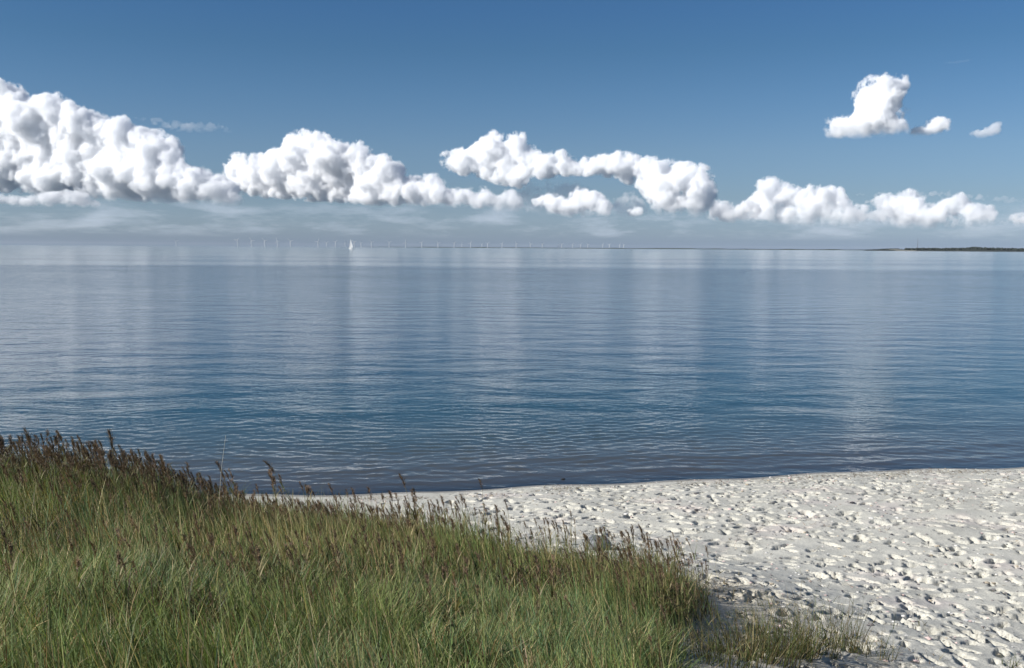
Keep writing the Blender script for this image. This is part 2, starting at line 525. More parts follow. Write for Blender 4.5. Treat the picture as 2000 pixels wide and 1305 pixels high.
def make_cloud(poly, D, label, seed, dens=0.250, core=True, rmax=46, thick=1.0, puff=1.0, n_try=5000, rmin=4, vox=2.0, squash=1.0, flat_base=True, skip=0.0, turn=0.6, band=17.0, base_fade=58.0, ragged=1.2, step=4.0):
    rng = np.random.default_rng(seed)
    P = np.array(poly, float)
    lo, hi = P.min(0), P.max(0)
    pts = rng.uniform(lo, hi, (n_try, 2))
    d = poly_sdf(P, pts[:, 0], pts[:, 1])
    ok = d > rmin * 0.7
    pts, d = pts[ok], d[ok]
    o_ = np.argsort(-d + rng.normal(0, 3, len(d)))
    sph = []
    for i in o_:
        if rng.random() < skip: continue
        r = min(d[i], rmax * rng.uniform(0.5, 1)) * 0.98
        if r < rmin: continue
        good = True
        for (a, b, c, rr) in sph:
            if (a - pts[i, 0]) ** 2 + (b - pts[i, 1]) ** 2 < (max(rr, r) * 0.5) ** 2:
                good = False; break
        if good:
            depth = rng.normal(0, 0.55) * r * thick + rng.uniform(-0.5, 0.5) * rmax * thick * min(1.0, d[i] / rmax * 1.5)
            depth -= (pts[i, 0] - 0.5 * (lo[0] + hi[0])) * turn
            sph.append((pts[i, 0], pts[i, 1], depth, r))
        if len(sph) > 420: break
    allS = [np.array(sph)]
    # cauliflower: smaller bulges over every bulge
    for lvl, (n, k) in enumerate(((30, 0.42), (14, 0.40), (9, 0.40))):
        cur = allS[-1]; ch = []
        for s in cur:
            if s[3] * k < 1.4: continue
            dirs = fib(n, rng); keep = rng.random(n) < 0.62
            if flat_base: keep &= (dirs[:, 1] < 0.45)
            keep &= dirs[:, 2] < 0.55
            rr = s[3] * k * rng.uniform(0.55, 1.15, n)
            c = np.stack([s[0] + dirs[:, 0] * s[3] * 0.86, s[1] + dirs[:, 1] * s[3] * 0.86, s[2] + dirs[:, 2] * s[3] * 0.86, rr * puff], 1)
            ch.append(c[keep & (poly_sdf(P, c[:, 0], c[:, 1]) > -rr * 0.55)])
        if not ch: break
        allS.append(np.concatenate(ch))
    S = np.concatenate(allS)
    RR = S[:, 3]
    # pixel-frame blob -> world, true scale at distance D (z of the blob frame = away from the eye)
    mpp = D / F
    u0, v0 = P.mean(0)
    base = at(u0, v0, D)
    r0 = ray(u0, v0)
    right = np.cross(r0, [0, 0, 1]); right /= np.linalg.norm(right)
    up = np.array([0, 0, 1.0]); fw = np.array([r0[0], r0[1], 0]) / math.hypot(r0[0], r0[1])
    roll = math.radians(0.36)
    du = (S[:, 0] - u0); dv = (S[:, 1] - v0)
    flat = base + ((du * math.cos(roll) + dv * math.sin(roll))[:, None] * right - (dv - du * math.sin(roll))[:, None] * up) * mpp
    k_ = 1 + S[:, 2] * mpp / D                     # nearer or farther along its own line of sight, at true size
    eye = np.array([0, 0, EYE])
    C3 = eye + (flat - eye) * k_[:, None]
    RR = RR * k_
    cos_, fcs, off = [], [], 0
    for sel, (V, Fc) in ((RR > 14, ICO3), ((RR <= 14) & (RR > 5), ICO2), (RR <= 5, ICO1)):
        if not sel.any(): continue
        c_ = (C3[sel][:, None, :] - base) + V[None] * (RR[sel] * mpp)[:, None, None] * np.array([1, 1, squash])
        fcs.append((Fc[None] + (np.arange(sel.sum()) * len(V))[:, None, None]).reshape(-1, 3) + off)
        c_ = c_.reshape(-1, 3); cos_.append(c_); off += len(c_)
    me = mesh_np('tmp', np.concatenate(cos_), [np.concatenate(fcs)])
    ob = link('tmp', me)
    md = ob.modifiers.new('r', 'REMESH'); md.mode = 'VOXEL'; md.voxel_size = vox * mpp; md.use_smooth_shade = True
    tx = bpy.data.textures.new('t', 'CLOUDS'); tx.noise_scale = 14 * mpp; tx.noise_depth = 2; tx.cloud_type = 'GRAYSCALE'
    dm = ob.modifiers.new('d', 'DISPLACE'); dm.texture = tx; dm.texture_coords = 'LOCAL'; dm.strength = 5 * mpp; dm.mid_level = 0.3
    dg = bpy.context.evaluated_depsgraph_get()
    res = bpy.data.meshes.new_from_object(ob.evaluated_get(dg), depsgraph=dg)
    bpy.data.objects.remove(ob); bpy.data.meshes.remove(me)
    hull = bpy.data.objects.new('hull_source', res)          # never linked: only feeds the volume
    vol = bpy.data.volumes.new('cloud')
    vo = bpy.data.objects.new('cloud', vol); COL.objects.link(vo)
    vo.location = base
    tag(vo, label, 'cloud', 'clouds over the sea')
    mv = vo.modifiers.new('vapour', 'MESH_TO_VOLUME'); mv.object = hull
    mv.resolution_mode = 'VOXEL_SIZE'; mv.voxel_size = vox * mpp; mv.interior_band_width = band * mpp; mv.density = 1.0
    hull.location = base
    zs = np.empty(len(res.vertices) * 3, np.float32); res.vertices.foreach_get('co', zs); zs = zs.reshape(-1, 3)[:, 2]
    vol.materials.append(vapour_mat('cloud_vapour', dens / mpp, mpp, float(zs.min()), float(zs.min()) + min(base_fade * mpp, 0.5 * float(zs.max() - zs.min())), ragged))
    vol.render.step_size = step * mpp
    n = len(res.vertices)
    root = vo
    print('cloud', label[:40], n)
    return root
CORE_IN = 2.4

CLOUDS = [
 (dict(D=14000, seed=1, rmax=40, turn=1.0), 'towering white cumulus at the far left, the biggest cloud in the sky',
  [(-70,215),(-40,190),(0,185),(20,172),(50,172),(75,190),(90,205),(115,192),(140,197),(165,215),(200,228),(230,228),(260,245),(300,252),(330,268),(345,290),(340,312),(375,320),(400,325),(430,345),(445,365),(448,385),(420,395),(380,388),(300,388),(200,384),(120,378),(60,374),(0,374),(-70,376)]),
 (dict(D=13000, seed=2, rmax=16, dens=0.100, thick=1.5), 'low grey-white cloud strip under the big left cumulus',
  [(-80,382),(0,380),(60,380),(120,371),(150,376),(187,402),(150,406),(60,404),(-80,404)]),
 (dict(D=15000, seed=3, rmax=34, turn=0.8), 'long heaped white cumulus above the sailing boat and the wind farm',
  [(450,330),(460,310),(480,298),(510,305),(530,298),(555,290),(560,272),(590,258),(630,257),(650,275),(680,282),(700,275),(720,290),(755,300),(790,325),(800,345),(825,340),(850,335),(870,355),(900,368),(940,358),(970,375),(1000,365),(1020,385),(1050,405),(1040,418),(980,415),(930,408),(860,402),(780,404),(700,400),(600,394),(520,388),(460,378),(448,350)]),
 (dict(D=17500, seed=4, rmax=26, dens=0.200), 'arch-shaped greyish cumulus in the middle with a blue gap below',
  [(855,300),(880,290),(920,285),(945,262),(970,252),(990,258),(1025,255),(1040,280),(1070,297),(1100,292),(1130,308),(1180,300),(1215,293),(1240,300),(1290,308),(1340,318),(1375,320),(1392,345),(1395,375),(1400,395),(1425,402),(1440,415),(1415,425),(1350,428),(1290,425),(1265,400),(1240,370),(1200,350),(1130,345),(1080,350),(1050,352),(1030,366),(1010,372),(950,354),(900,342),(862,328)]),
 (dict(D=16500, seed=5, rmax=17, dens=0.200), 'small heaped cloud inside the blue gap of the arch-shaped cloud',
  [(1035,390),(1075,372),(1100,380),(1125,362),(1150,370),(1180,380),(1200,400),(1190,425),(1130,428),(1070,420),(1045,405)]),
 (dict(D=16500, seed=6, rmax=9, dens=0.150, rmin=2.5), 'tiny puff of cloud below the arch-shaped cloud',
  [(1222,408),(1240,399),(1258,408),(1256,424),(1232,426)]),
 (dict(D=18000, seed=7, rmax=14, dens=0.150, rmin=3), 'row of little white puffs between the arch-shaped cloud and the right-hand bank',
  [(1385,395),(1410,385),(1425,393),(1440,398),(1455,388),(1478,398),(1490,420),(1480,440),(1440,438),(1400,434),(1380,425)]),
 (dict(D=19000, seed=8, rmax=19, dens=0.150), 'knobbly cumulus bank left of the radio mast, tallest at its left end',
  [(1462,390),(1480,370),(1485,350),(1505,340),(1530,350),(1550,362),(1590,360),(1610,365),(1635,362),(1650,385),(1670,400),(1700,402),(1720,395),(1737,420),(1728,440),(1650,445),(1560,440),(1490,432),(1468,415)]),
 (dict(D=20000, seed=9, rmax=17, dens=0.150), 'knobbly cumulus bank above the radio mast and the wooded coast',
  [(1700,392),(1740,378),(1790,370),(1810,380),(1818,397),(1850,387),(1870,375),(1882,392),(1920,405),(1942,432),(1930,447),(1850,447),(1780,446),(1738,440),(1728,412)]),
 (dict(D=20000, seed=10, rmax=18, dens=0.100), 'faint low cloud at the right edge over the wooded coast',
  [(1960,428),(1985,418),(2030,408),(2090,425),(2070,446),(1970,442)]),
 (dict(D=9000, seed=11, rmax=30, dens=0.250), 'lone white cloud standing high at the upper right like a chimney',
  [(1618,232),(1640,214),(1662,225),(1674,215),(1662,190),(1678,165),(1700,150),(1735,153),(1763,153),(1762,180),(1750,212),(1766,240),(1772,262),(1720,268),(1660,267),(1622,264)]),
 (dict(D=9000, seed=12, rmax=18, dens=0.200, rmin=3), 'small white cloud just right of the lone chimney-like cloud',
  [(1772,258),(1800,242),(1825,228),(1850,235),(1858,262),(1820,266),(1778,266)]),
 (dict(D=9000, seed=13, rmax=11, dens=0.088, rmin=3, core=False), 'smallest wispy cloud at the right end of the upper right group',
  [(1892,260),(1925,246),(1952,239),(1950,265),(1915,271)]),
]
def blob(u, v, w, h, n=9, seed=0):
    r = np.random.default_rng(seed); a = np.arange(n) / n * 2 * math.pi
    return [(u + w * math.cos(q) * r.uniform(.7, 1.15), v + h * math.sin(q) * r.uniform(.6, 1.2) * (0.5 if math.sin(q) > 0 else 1)) for q in a]
thin = dict(rmin=1.6, core=False, vox=1.3, skip=0.82, n_try=3000)
CLOUDS.append((dict(D=11000, seed=60, rmax=9, dens=.02, squash=.6, **thin), 'thin streaky veil of high cloud right of the towering left cumulus',
  [(240,226),(300,232),(390,238),(430,236),(500,228),(430,242),(460,258),(380,262),(330,256),(290,244)]))
CLOUDS.append((dict(D=11000, seed=61, rmax=5, dens=.006, squash=.6, **thin), 'tiny high wisp of cloud near the right edge above the lone cloud',
  [(1832,123),(1860,118),(1900,116),(1898,122),(1865,125)]))
CLOUDS.append((dict(D=16000, seed=62, rmax=8, dens=.03, squash=.6, **thin), 'thin flat veil on top of the right-hand cumulus bank',
  [(1685,375),(1740,371),(1800,374),(1850,372),(1900,380),(2020,392),(2060,400),(1960,402),(1880,394),(1780,386),(1700,382)]))
CLOUDS.append((dict(D=9000, seed=63, rmax=8, dens=.02, **thin), 'translucent shred of cloud beside the lone chimney-like cloud', blob(1768, 218, 11, 13, 9, 5)))
CLOUDS.append((dict(D=18500, seed=71, rmax=14, dens=.025, rmin=3, skip=.5), 'thin grey veil of cloud filling the left half of the gap under the arch-shaped cloud',
  [(985,372),(1040,350),(1100,352),(1150,360),(1160,395),(1130,425),(1060,425),(1000,410)]))
CLOUDS.append((dict(D=18500, seed=72, rmax=10, dens=.04, rmin=3, skip=.5), 'thin ragged cloud scraps trailing between the arch-shaped cloud and the small heap below it',
  [(1195,385),(1235,370),(1262,398),(1275,425),(1220,430),(1190,412)]))
CLOUDS.append((dict(D=17000, seed=73, rmax=12, dens=.045, rmin=3, skip=.5), 'pale cloud scraps bridging the gap between the two big left cumulus clouds',
  [(415,350),(445,335),(465,345),(478,380),(450,398),(415,398)]))
def low_bank():
    m, t, o = mat('low_cloud_vapour')
    v = N(t, 'ShaderNodeVolumeScatter'); v.inputs['Color'].default_value = (.80, .865, .93, 1)
    g = N(t, 'ShaderNodeNewGeometry')
    def nz(sx, sy, sz, detail, rough):
        mp = N(t, 'ShaderNodeMapping'); mp.inputs['Scale'].default_value = (1 / sx, 1 / sy, 1 / sz); t.links.new(g.outputs['Position'], mp.inputs[0])
        n = N(t, 'ShaderNodeTexNoise'); n.inputs['Scale'].default_value = 1; n.inputs['Detail'].default_value = detail; n.inputs['Roughness'].default_value = rough
        t.links.new(mp.outputs[0], n.inputs[0]); return n.outputs[0]
    def mr(x, a, b, lo=0.0, hi=1.0):
        r = N(t, 'ShaderNodeMapRange'); r.interpolation_type = 'SMOOTHSTEP'
        for q, w in (('From Min', a), ('From Max', b), ('To Min', lo), ('To Max', hi)): r.inputs[q].default_value = w
        t.links.new(x, r.inputs['Value']); return r.outputs[0]
    sp = N(t, 'ShaderNodeSeparateXYZ'); t.links.new(g.outputs['Position'], sp.inputs[0])
    z = sp.outputs['Z']
    puff = mr(nz(1300, 3000, 330, 6, .62), .50, .68)
    layer = mr(nz(6000, 6000, 500, 3, .5), .30, .75)
    hgt = mathn(t, 'MULTIPLY', mr(z, 170, 420), mr(z, 1120, 620))
    d = mathn(t, 'ADD', mathn(t, 'MULTIPLY', puff, 4.2e-4), mathn(t, 'MULTIPLY', layer, 0.15e-4))
    dd = mathn(t, 'MULTIPLY', d, hgt)
    t.links.new(dd, v.inputs['Density'])
    absorb(t, v, dd, o)
    m.cycles.volume_step_rate = 0.12
    x, y0, y1, z0, z1 = 13500, 20500, 23500, 125, 1150
    V = [(-x, y0, z0), (x, y0, z0), (x, y1, z0), (-x, y1, z0), (-x, y0, z1), (x, y0, z1), (x, y1, z1), (-x, y1, z1)]
    b = link('low_clouds', mesh_np('low_clouds', np.array(V, float), [np.array([[0, 3, 2, 1], [4, 5, 6, 7], [0, 1, 5, 4], [1, 2, 6, 5], [2, 3, 7, 6], [3, 0, 4, 7]])], [m]))
    tag(b, 'hazy band of faint low clouds and pale puffs between the cumulus bases and the horizon', kind='stuff')
low_bank()
for kw, label, poly in CLOUDS:
    kw.setdefault('dens', 0.19)
    make_cloud(poly, label=label, **kw)

# ------------------------------------------------------------------ blades and plants
def plant_mat(name, rough=0.55, transl=0.35):
    m, t, o = mat(name)
    a = N(t, 'ShaderNodeAttribute'); a.attribute_name = 'tint'
    b = N(t, 'ShaderNodeBsdfPrincipled'); b.inputs['Roughness'].default_value = rough
    b.inputs['Specular IOR Level'].default_value = 0.3
    t.links.new(a.outputs['Color'], b.inputs['Base Color'])
    tl = N(t, 'ShaderNodeBsdfTranslucent')
    t.links.new(mixc(t, 1.0, a.outputs['Color'], (1.15, 1.15, 0.6), 'MULTIPLY'), tl.inputs[0])
    ms = N(t, 'ShaderNodeMixShader'); ms.inputs[0].default_value = transl
    t.links.new(b.outputs[0], ms.inputs[1]); t.links.new(tl.outputs[0], ms.inputs[2])
    t.links.new(ms.outputs[0], o.inputs[0])
    return m
GRASS_M = plant_mat('grass_blade')
STEM_M = plant_mat('reed_stem', 0.5, 0.15)
HEAD_M = plant_mat('seed_head', 0.8, 0.2)

def blades(base, length, width, azim, lean, bend, yaw, cb, ct, segs=3):
    """curved tapering blades; azim = direction they lean, lean/bend in radians; returns co, quads, tris, colours"""
    n = len(base)
    lv = np.linspace(0, 1, segs + 1)
    pos = np.zeros((n, segs + 1, 3)); p = base.astype(float).copy(); pos[:, 0] = p
    for k in range(segs):
        tmid = (k + 0.5) / segs
        a = lean + bend * tmid
        st = length / segs
        p = p + np.stack([np.sin(a) * np.cos(azim) * st, np.sin(a) * np.sin(azim) * st, np.cos(a) * st], 1)
        pos[:, k + 1] = p
    w = width[:, None] * np.array([1.0, 0.85, 0.55, 0.3, 0.2][:segs]) * 0.5 if segs <= 5 else None
    side = np.stack([np.cos(yaw), np.sin(yaw), np.zeros(n)], 1)
    L = pos[:, :segs] - side[:, None] * w[..., None]
    R = pos[:, :segs] + side[:, None] * w[..., None]
    vs_ = np.empty((n, 2 * segs + 1, 3)); vs_[:, 0:2 * segs:2] = L; vs_[:, 1:2 * segs:2] = R; vs_[:, -1] = pos[:, -1]
    o = (np.arange(n) * (2 * segs + 1))[:, None]
    q = [np.concatenate([o + 2 * k, o + 2 * k + 1, o + 2 * k + 3, o + 2 * k + 2], 1) for k in range(segs - 1)]
    tri = np.concatenate([o + 2 * segs - 2, o + 2 * segs - 1, o + 2 * segs], 1)
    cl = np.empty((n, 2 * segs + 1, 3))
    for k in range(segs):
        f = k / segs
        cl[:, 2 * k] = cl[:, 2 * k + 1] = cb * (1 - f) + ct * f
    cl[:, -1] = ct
    return vs_.reshape(-1, 3), np.concatenate(q), tri, cl.reshape(-1, 3)
class Batch:
    def __init__(s): s.c = []; s.q = []; s.t = []; s.k = []; s.n = 0
    def add(s, r):
        c, q, t, k = r
        s.c.append(c); s.k.append(k)
        if len(q): s.q.append(q + s.n)
        if len(t): s.t.append(t + s.n)
        s.n += len(c)
    def mesh(s, name, m):
        fs = []
        if s.q: fs.append(np.concatenate(s.q))
        if s.t: fs.append(np.concatenate(s.t))
        return mesh_np(name, np.concatenate(s.c), fs, [m], False, {'tint': np.concatenate(s.k)})

PAL = np.array([[0.18, 0.255, 0.08], [0.23, 0.30, 0.105], [0.125, 0.20, 0.07], [0.27, 0.32, 0.13], [0.11, 0.195, 0.09],
                [0.38, 0.32, 0.16], [0.50, 0.43, 0.25], [0.20, 0.13, 0.06]])
def palette(n, rng, x, y, dry=0.0):
    g = fbm(x * 0.9, y * 0.9, 3, 41); b = fbm(x * 0.55 + 9, y * 0.8, 3, 43)
    dryp = np.clip((b - 0.50) * 1.3, 0, 0.3) + 0.17 + dry
    u = rng.random(n)
    k = np.where(u < dryp * 0.45, 5, np.where(u < dryp * 0.7, 6, np.where(u < dryp, 7, 0)))
    gi = np.clip((g * 1.6 - 0.3 + rng.normal(0, 0.25, n)) * 5, 0, 4.99).astype(int)
    idx = np.where(k > 0, k, gi)
    c = PAL[idx] * rng.uniform(0.5, 1.5, (n, 1)) * rng.uniform(0.92, 1.08, (n, 3))
    return c * np.array([1.04, .95, .95])

def grass():
    rng = np.random.default_rng(21)
    B = Batch()
    def scatter(n, density_fn):
        X = []; Y = []
        got = 0
        while got < n:
            # even density on the ground with a bias to what lies near
            yy = rng.uniform(3.0, 14.2, 200000); xx = rng.uniform(-9.5, 3.2, 200000)
            ok = (np.abs(xx) < yy * 0.56 + 0.8)
            ok &= rng.random(200000) < density_fn(xx, yy)
            X.append(xx[ok]); Y.append(yy[ok]); got += ok.sum()
        return np.concatenate(X)[:n], np.concatenate(Y)[:n]
    def dens(x, y):
        s = poly_sdf(EDGE, x, y) + (fbm(x * 2.2, y * 2.2, 3, 404) - .5) * 1.25 - 0.06
        thin = np.clip((s + 0.12) / np.where(x > .5, 0.9, .45), 0, 1)
        clump = np.clip((fbm(x * 2.6, y * 2.6, 3, 61) - 0.40) * 5, 0.05, 1)
        near = np.clip(6.5 / y, 0.35, 1) ** 1.3
        return thin * clump * near
    # fine turf
    n = 165000
    x, y = scatter(n, dens)
    s = poly_sdf(EDGE, x, y)
    tall = fbm(x * 0.8, y * 0.8, 3, 71)
    back = np.clip((y - 6.0) / 5.0, 0, 1) * np.clip((0.5 - x) / 4, 0, 1)
    L = (0.08 + 0.30 * tall + 0.12 * back) * rng.uniform(0.45, 1.5, n) * np.clip(0.6 + s / 0.5, 0.5, 1)
    Wd = np.where(rng.random(n) < .12, rng.uniform(.006, .010, n), rng.uniform(0.0024, 0.0062, n)) * (1 + 0.06 * np.clip(y - 5, 0, 9))
    az = rng.normal(math.pi * 0.9, 1.5, n)
    # tussocks comb the blades one way
    flow = (fbm(x * 1.3, y * 1.3, 2, 81) - 0.5) * 9
    az = np.where(rng.random(n) < 0.6, flow + rng.normal(0, .6, n), az)
    lean = np.abs(rng.normal(0.22, 0.26, n)) + np.where(rng.random(n) < .3, rng.uniform(0, .9, n), 0); bend = rng.uniform(0.1, 1.5, n)
    c = palette(n, rng, x, y) * (0.62 + 0.8 * fbm(x * 3.3, y * 3.3, 3, 301))[:, None]
    base = np.stack([x, y, ground(x, y) - 0.01], 1)
    B.add(blades(base, L, Wd, az, lean, bend, rng.uniform(-0.9, 0.9, n), c * 0.5, c * 1.15))  # blade feet coloured darker to paint in shade between the blades
    # flat old thatch at the foot of the blades
    n = 26000
    x, y = scatter(n, dens)
    base = np.stack([x, y, ground(x, y) + rng.uniform(0.0, 0.10, n)], 1)
    cc = PAL[rng.choice([5, 6, 7, 2, 3], n)] * rng.uniform(0.5, 1.2, (n, 1))
    B.add(blades(base, rng.uniform(0.10, 0.28, n), rng.uniform(0.002, 0.005, n), rng.uniform(0, 6.28, n), rng.uniform(0.9, 1.5, n), rng.uniform(-.2, .5, n), rng.uniform(0, 6.28, n), cc, cc))
    g = link('dune_grass', B.mesh('dune_grass', GRASS_M))
    tag(g, 'dense green and straw coloured grass covering the dune on the left', 'grass', kind='stuff')
    # taller coarse blades among the reeds
    B = Batch()
    def dens2(x, y):
        s = poly_sdf(EDGE, x, y)
        band = np.clip((y - 5.4 + 3.6 * (fbm(x * .8, y * .8, 3, 555) - .5)) / 4.5, 0, 1)
        return np.clip((s - 0.05) / 0.3, 0, 1) * (0.42 + 0.58 * band) * np.clip((fbm(x * 1.1, y * 1.1, 3, 91) - 0.33) * 4, 0.1, 1)
    n = 36000
    x, y = scatter(n, dens2)
    leftness = np.clip((-1.0 - x) / 3.0, 0, 1)
    L = rng.uniform(0.18, 0.50, n) * (1 + 0.45 * leftness) * (1 + 0.25 * np.exp(-((poly_sdf(EDGE, x, y) - .3) / .4) ** 2))
    c = palette(n, rng, x, y, 0.0) * (0.62 + 0.9 * fbm(x * 1.7, y * 1.7, 3, 123))[:, None]
    base = np.stack([x, y, ground(x, y)], 1)
    L = L * np.where(x > .3, np.clip(.4 + poly_sdf(EDGE, x, y) / .8, .4, 1), 1)
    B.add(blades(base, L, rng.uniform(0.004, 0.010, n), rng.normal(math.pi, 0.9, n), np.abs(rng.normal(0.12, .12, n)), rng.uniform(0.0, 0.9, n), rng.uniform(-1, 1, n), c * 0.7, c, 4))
    # stray shoots running out onto the sand
    m_ = 16000
    x = rng.uniform(-3, 4.6, m_); y = rng.uniform(7.2, 13.5, m_)
    sd = poly_sdf(EDGE, x, y)
    ok = (sd < .15) & (rng.random(m_) < np.exp(np.minimum(sd, 0) / .33) * np.clip((fbm(x * 3.0, y * 3.0, 3, 717) - .47) * 7, 0, 1) * .55)
    x, y = x[ok], y[ok]; m_ = len(x)
    c = palette(m_, rng, x, y, .25) * .85
    B.add(blades(np.stack([x, y, ground(x, y)], 1), rng.uniform(.06, .24, m_), rng.uniform(.003, .007, m_), rng.uniform(0, 6.28, m_), np.abs(rng.normal(.2, .3, m_)), rng.uniform(0, 1.0, m_), rng.uniform(-1, 1, m_), c * .8, c, 4))
    g = link('coarse_grass', B.mesh('coarse_grass', GRASS_M))
    tag(g, 'tall coarse blades and dry stalks standing between the reeds', 'grass', kind='stuff')
grass()

# ---- reeds with dark seed heads: stem, leaves, seed head
def tube(path, r0, r1, sides=4, col=(0.3, 0.26, 0.14), col2=None):
    path = np.array(path); n = len(path)
    rr = np.linspace(r0, r1, n)
    a = np.arange(sides) / sides * 2 * math.pi
    ring = np.stack([np.cos(a), np.sin(a), np.zeros(sides)], 1)
    co = (path[:, None] + ring[None] * rr[:, None, None]).reshape(-1, 3)
    q = []
    for i in range(n - 1):
        for j in range(sides):
            q.append([i * sides + j, i * sides + (j + 1) % sides, (i + 1) * sides + (j + 1) % sides, (i + 1) * sides + j])
    f = np.linspace(0, 1, n)[:, None]
    c = np.array(col) * (1 - f) + np.array(col2 if col2 is not None else col) * f
    return co, np.array(q), np.empty((0, 3), int), np.repeat(c, sides, 0)
def reed_parts(rng, H, green=0.5, head=0.2, lean=0.14, leaves=6, full=1.0, dark=1.0):
    """meshes of one reed of height H: stem, leaves (one mesh each), seed head"""
    n = 9
    ts = np.linspace(0, 1, n)
    az = math.pi + rng.normal(0, 0.35)
    off = lean * H * ts ** 1.8
    path = np.stack([np.cos(az) * off, np.sin(az) * off * 0.6, ts * H], 1)
    straw = np.array([0.30, 0.25, 0.12]); gr = np.array([0.10, 0.13, 0.04])
    cs = gr * green + straw * (1 - green)
    B = Batch(); B.add(tube(path, 0.0034, 0.0016, 4, cs * 0.8, cs)); stem = B.mesh('reed_stem', STEM_M)
    lm = []
    for k in range(leaves):
        t_ = rng.uniform(0.18, 0.86); p = np.array([np.interp(t_, ts, path[:, i]) for i in range(3)])
        la = az + rng.normal(0, 1.2) if k % 2 else rng.uniform(0, 6.28)
        c = (gr * rng.uniform(0.7, 1.3) if rng.random() < green + 0.15 else straw * rng.uniform(0.5, 1.1))[None]
        B = Batch()
        B.add(blades(p[None], np.array([rng.uniform(0.14, 0.30)]), np.array([rng.uniform(0.007, 0.013)]), np.array([la]), np.array([rng.uniform(0.25, 0.6)]),
                     np.array([rng.uniform(0.3, 1.4)]), np.array([la + math.pi / 2]), c * 0.85, c, 4))
        lm.append(B.mesh('reed_leaf', GRASS_M))
    hm = None
    if head > 0:
        B = Batch()
        tip = path[-1]; dr = path[-1] - path[-2]; dr /= np.linalg.norm(dr)
        m = int(95 * full)
        f = rng.random(m) ** 0.8
        droop = np.array([np.cos(az), 0.5 * np.sin(az), 0])
        hp = tip[None] + (dr[None] * (f * head)[:, None]) + droop[None] * (0.22 * head * f ** 2)[:, None] + rng.normal(0, 0.004, (m, 3))
        base_c = np.array([0.115, 0.082, 0.058]) * dark
        c = base_c * rng.uniform(0.5, 1.9, (m, 1)) * np.array([1, 0.95, 0.9]) + np.array([0.05, 0.035, 0.01]) * (rng.random((m, 1)) < 0.2)
        prof = np.sin(np.clip(f * 0.93 + 0.07, 0, 1) * math.pi) ** 0.6
        B.add(blades(hp, (0.018 + 0.045 * prof * full) * rng.uniform(0.6, 1.3, m), rng.uniform(0.0025, 0.0065, m), az + rng.normal(0, 1.2, m), rng.uniform(0.25, 0.9, m),
                     rng.uniform(0.0, 0.7, m), rng.uniform(0, 6.28, m), c, c * 1.2, 2))
        hpath = np.array([tip + dr * head * q + droop * 0.22 * head * q * q for q in np.linspace(0, 1, 4)])
        B.add(tube(hpath, 0.0016, 0.0008, 3, base_c * 1.5))
        hm = B.mesh('reed_head', HEAD_M)
    return stem, lm, hm
def make_reed(parts, loc, rz, sc, name, label, cat, group=None):
    r = bpy.data.objects.new(name, None); COL.objects.link(r)
    r.location = loc; r.rotation_euler = (0, 0, rz); r.scale = (sc, sc, sc); r.empty_display_size = 0.1
    tag(r, label, cat, group)
    stem, lm, hm = parts
    link('stem', stem, r)
    for l in lm: link('leaf', l, r)
    if hm: link('seed_head', hm, r)
    return r
rr_ = np.random.default_rng(33)
REED_BIG = [reed_parts(rr_, rr_.uniform(0.62, 0.86), rr_.uniform(0.1, 0.6), rr_.uniform(0.13, 0.19), rr_.uniform(-0.02, 0.14), 7, 0.95) for _ in range(8)]
REED_SMALL = [reed_parts(rr_, rr_.uniform(0.42, 0.62), rr_.uniform(0.2, 0.7), rr_.uniform(0.08, 0.14), rr_.uniform(0.0, 0.28), 6, 0.5, 1.15) for _ in range(8)]
def at_ground(u, v, extra=0.0):
    x, y = hit(u, v, extra)
    return (float(x), float(y), float(ground(x, y)))
def spot_for_tip(u, v, H, y):
    """ground point below the pixel (u, v) at distance y and the height a plant needs to reach it"""
    p = at(u, v, y)
    z = float(ground(p[0], p[1]))
    return (float(p[0]), float(p[1]), z), float(p[2]) - z
# reeds on the crest of the dune, dark against the water
n_reed = 0
GL = 'brown-headed reeds on the dune'
def crest(u0, u1, n, ylo, yhi, dist, parts, lab):
    global n_reed
    k = 0
    for i in range(n * 6):
        if k >= n: break
        u = rr_.uniform(u0, u1); d = rr_.uniform(*dist)
        v = rr_.uniform(*ylo) if isinstance(ylo, tuple) else ylo
        p, H = spot_for_tip(u, v, 0, d)
        if not (0.40 < H < 1.25): continue
        if poly_sdf(EDGE, np.array([p[0]]), np.array([p[1]]))[0] < -0.15: continue
        q = parts[rr_.integers(len(parts))]
        bh = q[0].vertices[-1].co.z + (0.16 if parts is REED_BIG else 0.11)
        make_reed(q, p, rr_.normal(0, 0.35), H / bh, 'reed', lab, 'reed', GL)
        k += 1
    n_reed += k
crest(-10, 60, 12, (880, 930), None, (9.2, 10.8), REED_BIG, 'reed with a dark plume in the cluster at the very left edge of the dune')
crest(60, 125, 22, (865, 950), None, (9.2, 10.8), REED_BIG, 'dark plumed reed in the tallest brown thicket near the left edge')
crest(125, 200, 20, (872, 940), None, (9.2, 10.8), REED_BIG, 'dark plumed reed on the crest just right of the tallest brown thicket')
crest(200, 265, 18, (872, 940), None, (9.2, 10.8), REED_BIG, 'dark plumed reed beside the full blackish plume on the left crest')
crest(265, 335, 16, (880, 950), None, (9.2, 10.8), REED_BIG, 'dark plumed reed near the right end of the high left crest')
crest(335, 450, 16, (920, 970), None, (9.5, 11.5), REED_SMALL, 'small plumed reed around the foot of the long bare whitish stalk')
crest(450, 560, 34, (918, 1030), None, (9.3, 12.5), REED_SMALL, 'brown plumed reed right of the bare whitish stalk where the beach begins')
crest(560, 680, 36, (935, 1050), None, (9.3, 12.8), REED_SMALL, 'brown plumed reed near the green arching one, in front of the shoreline')
crest(680, 820, 40, (950, 1060), None, (9.3, 12.8), REED_SMALL, 'brown plumed reed before the pale beach left of the lone bent dark one')
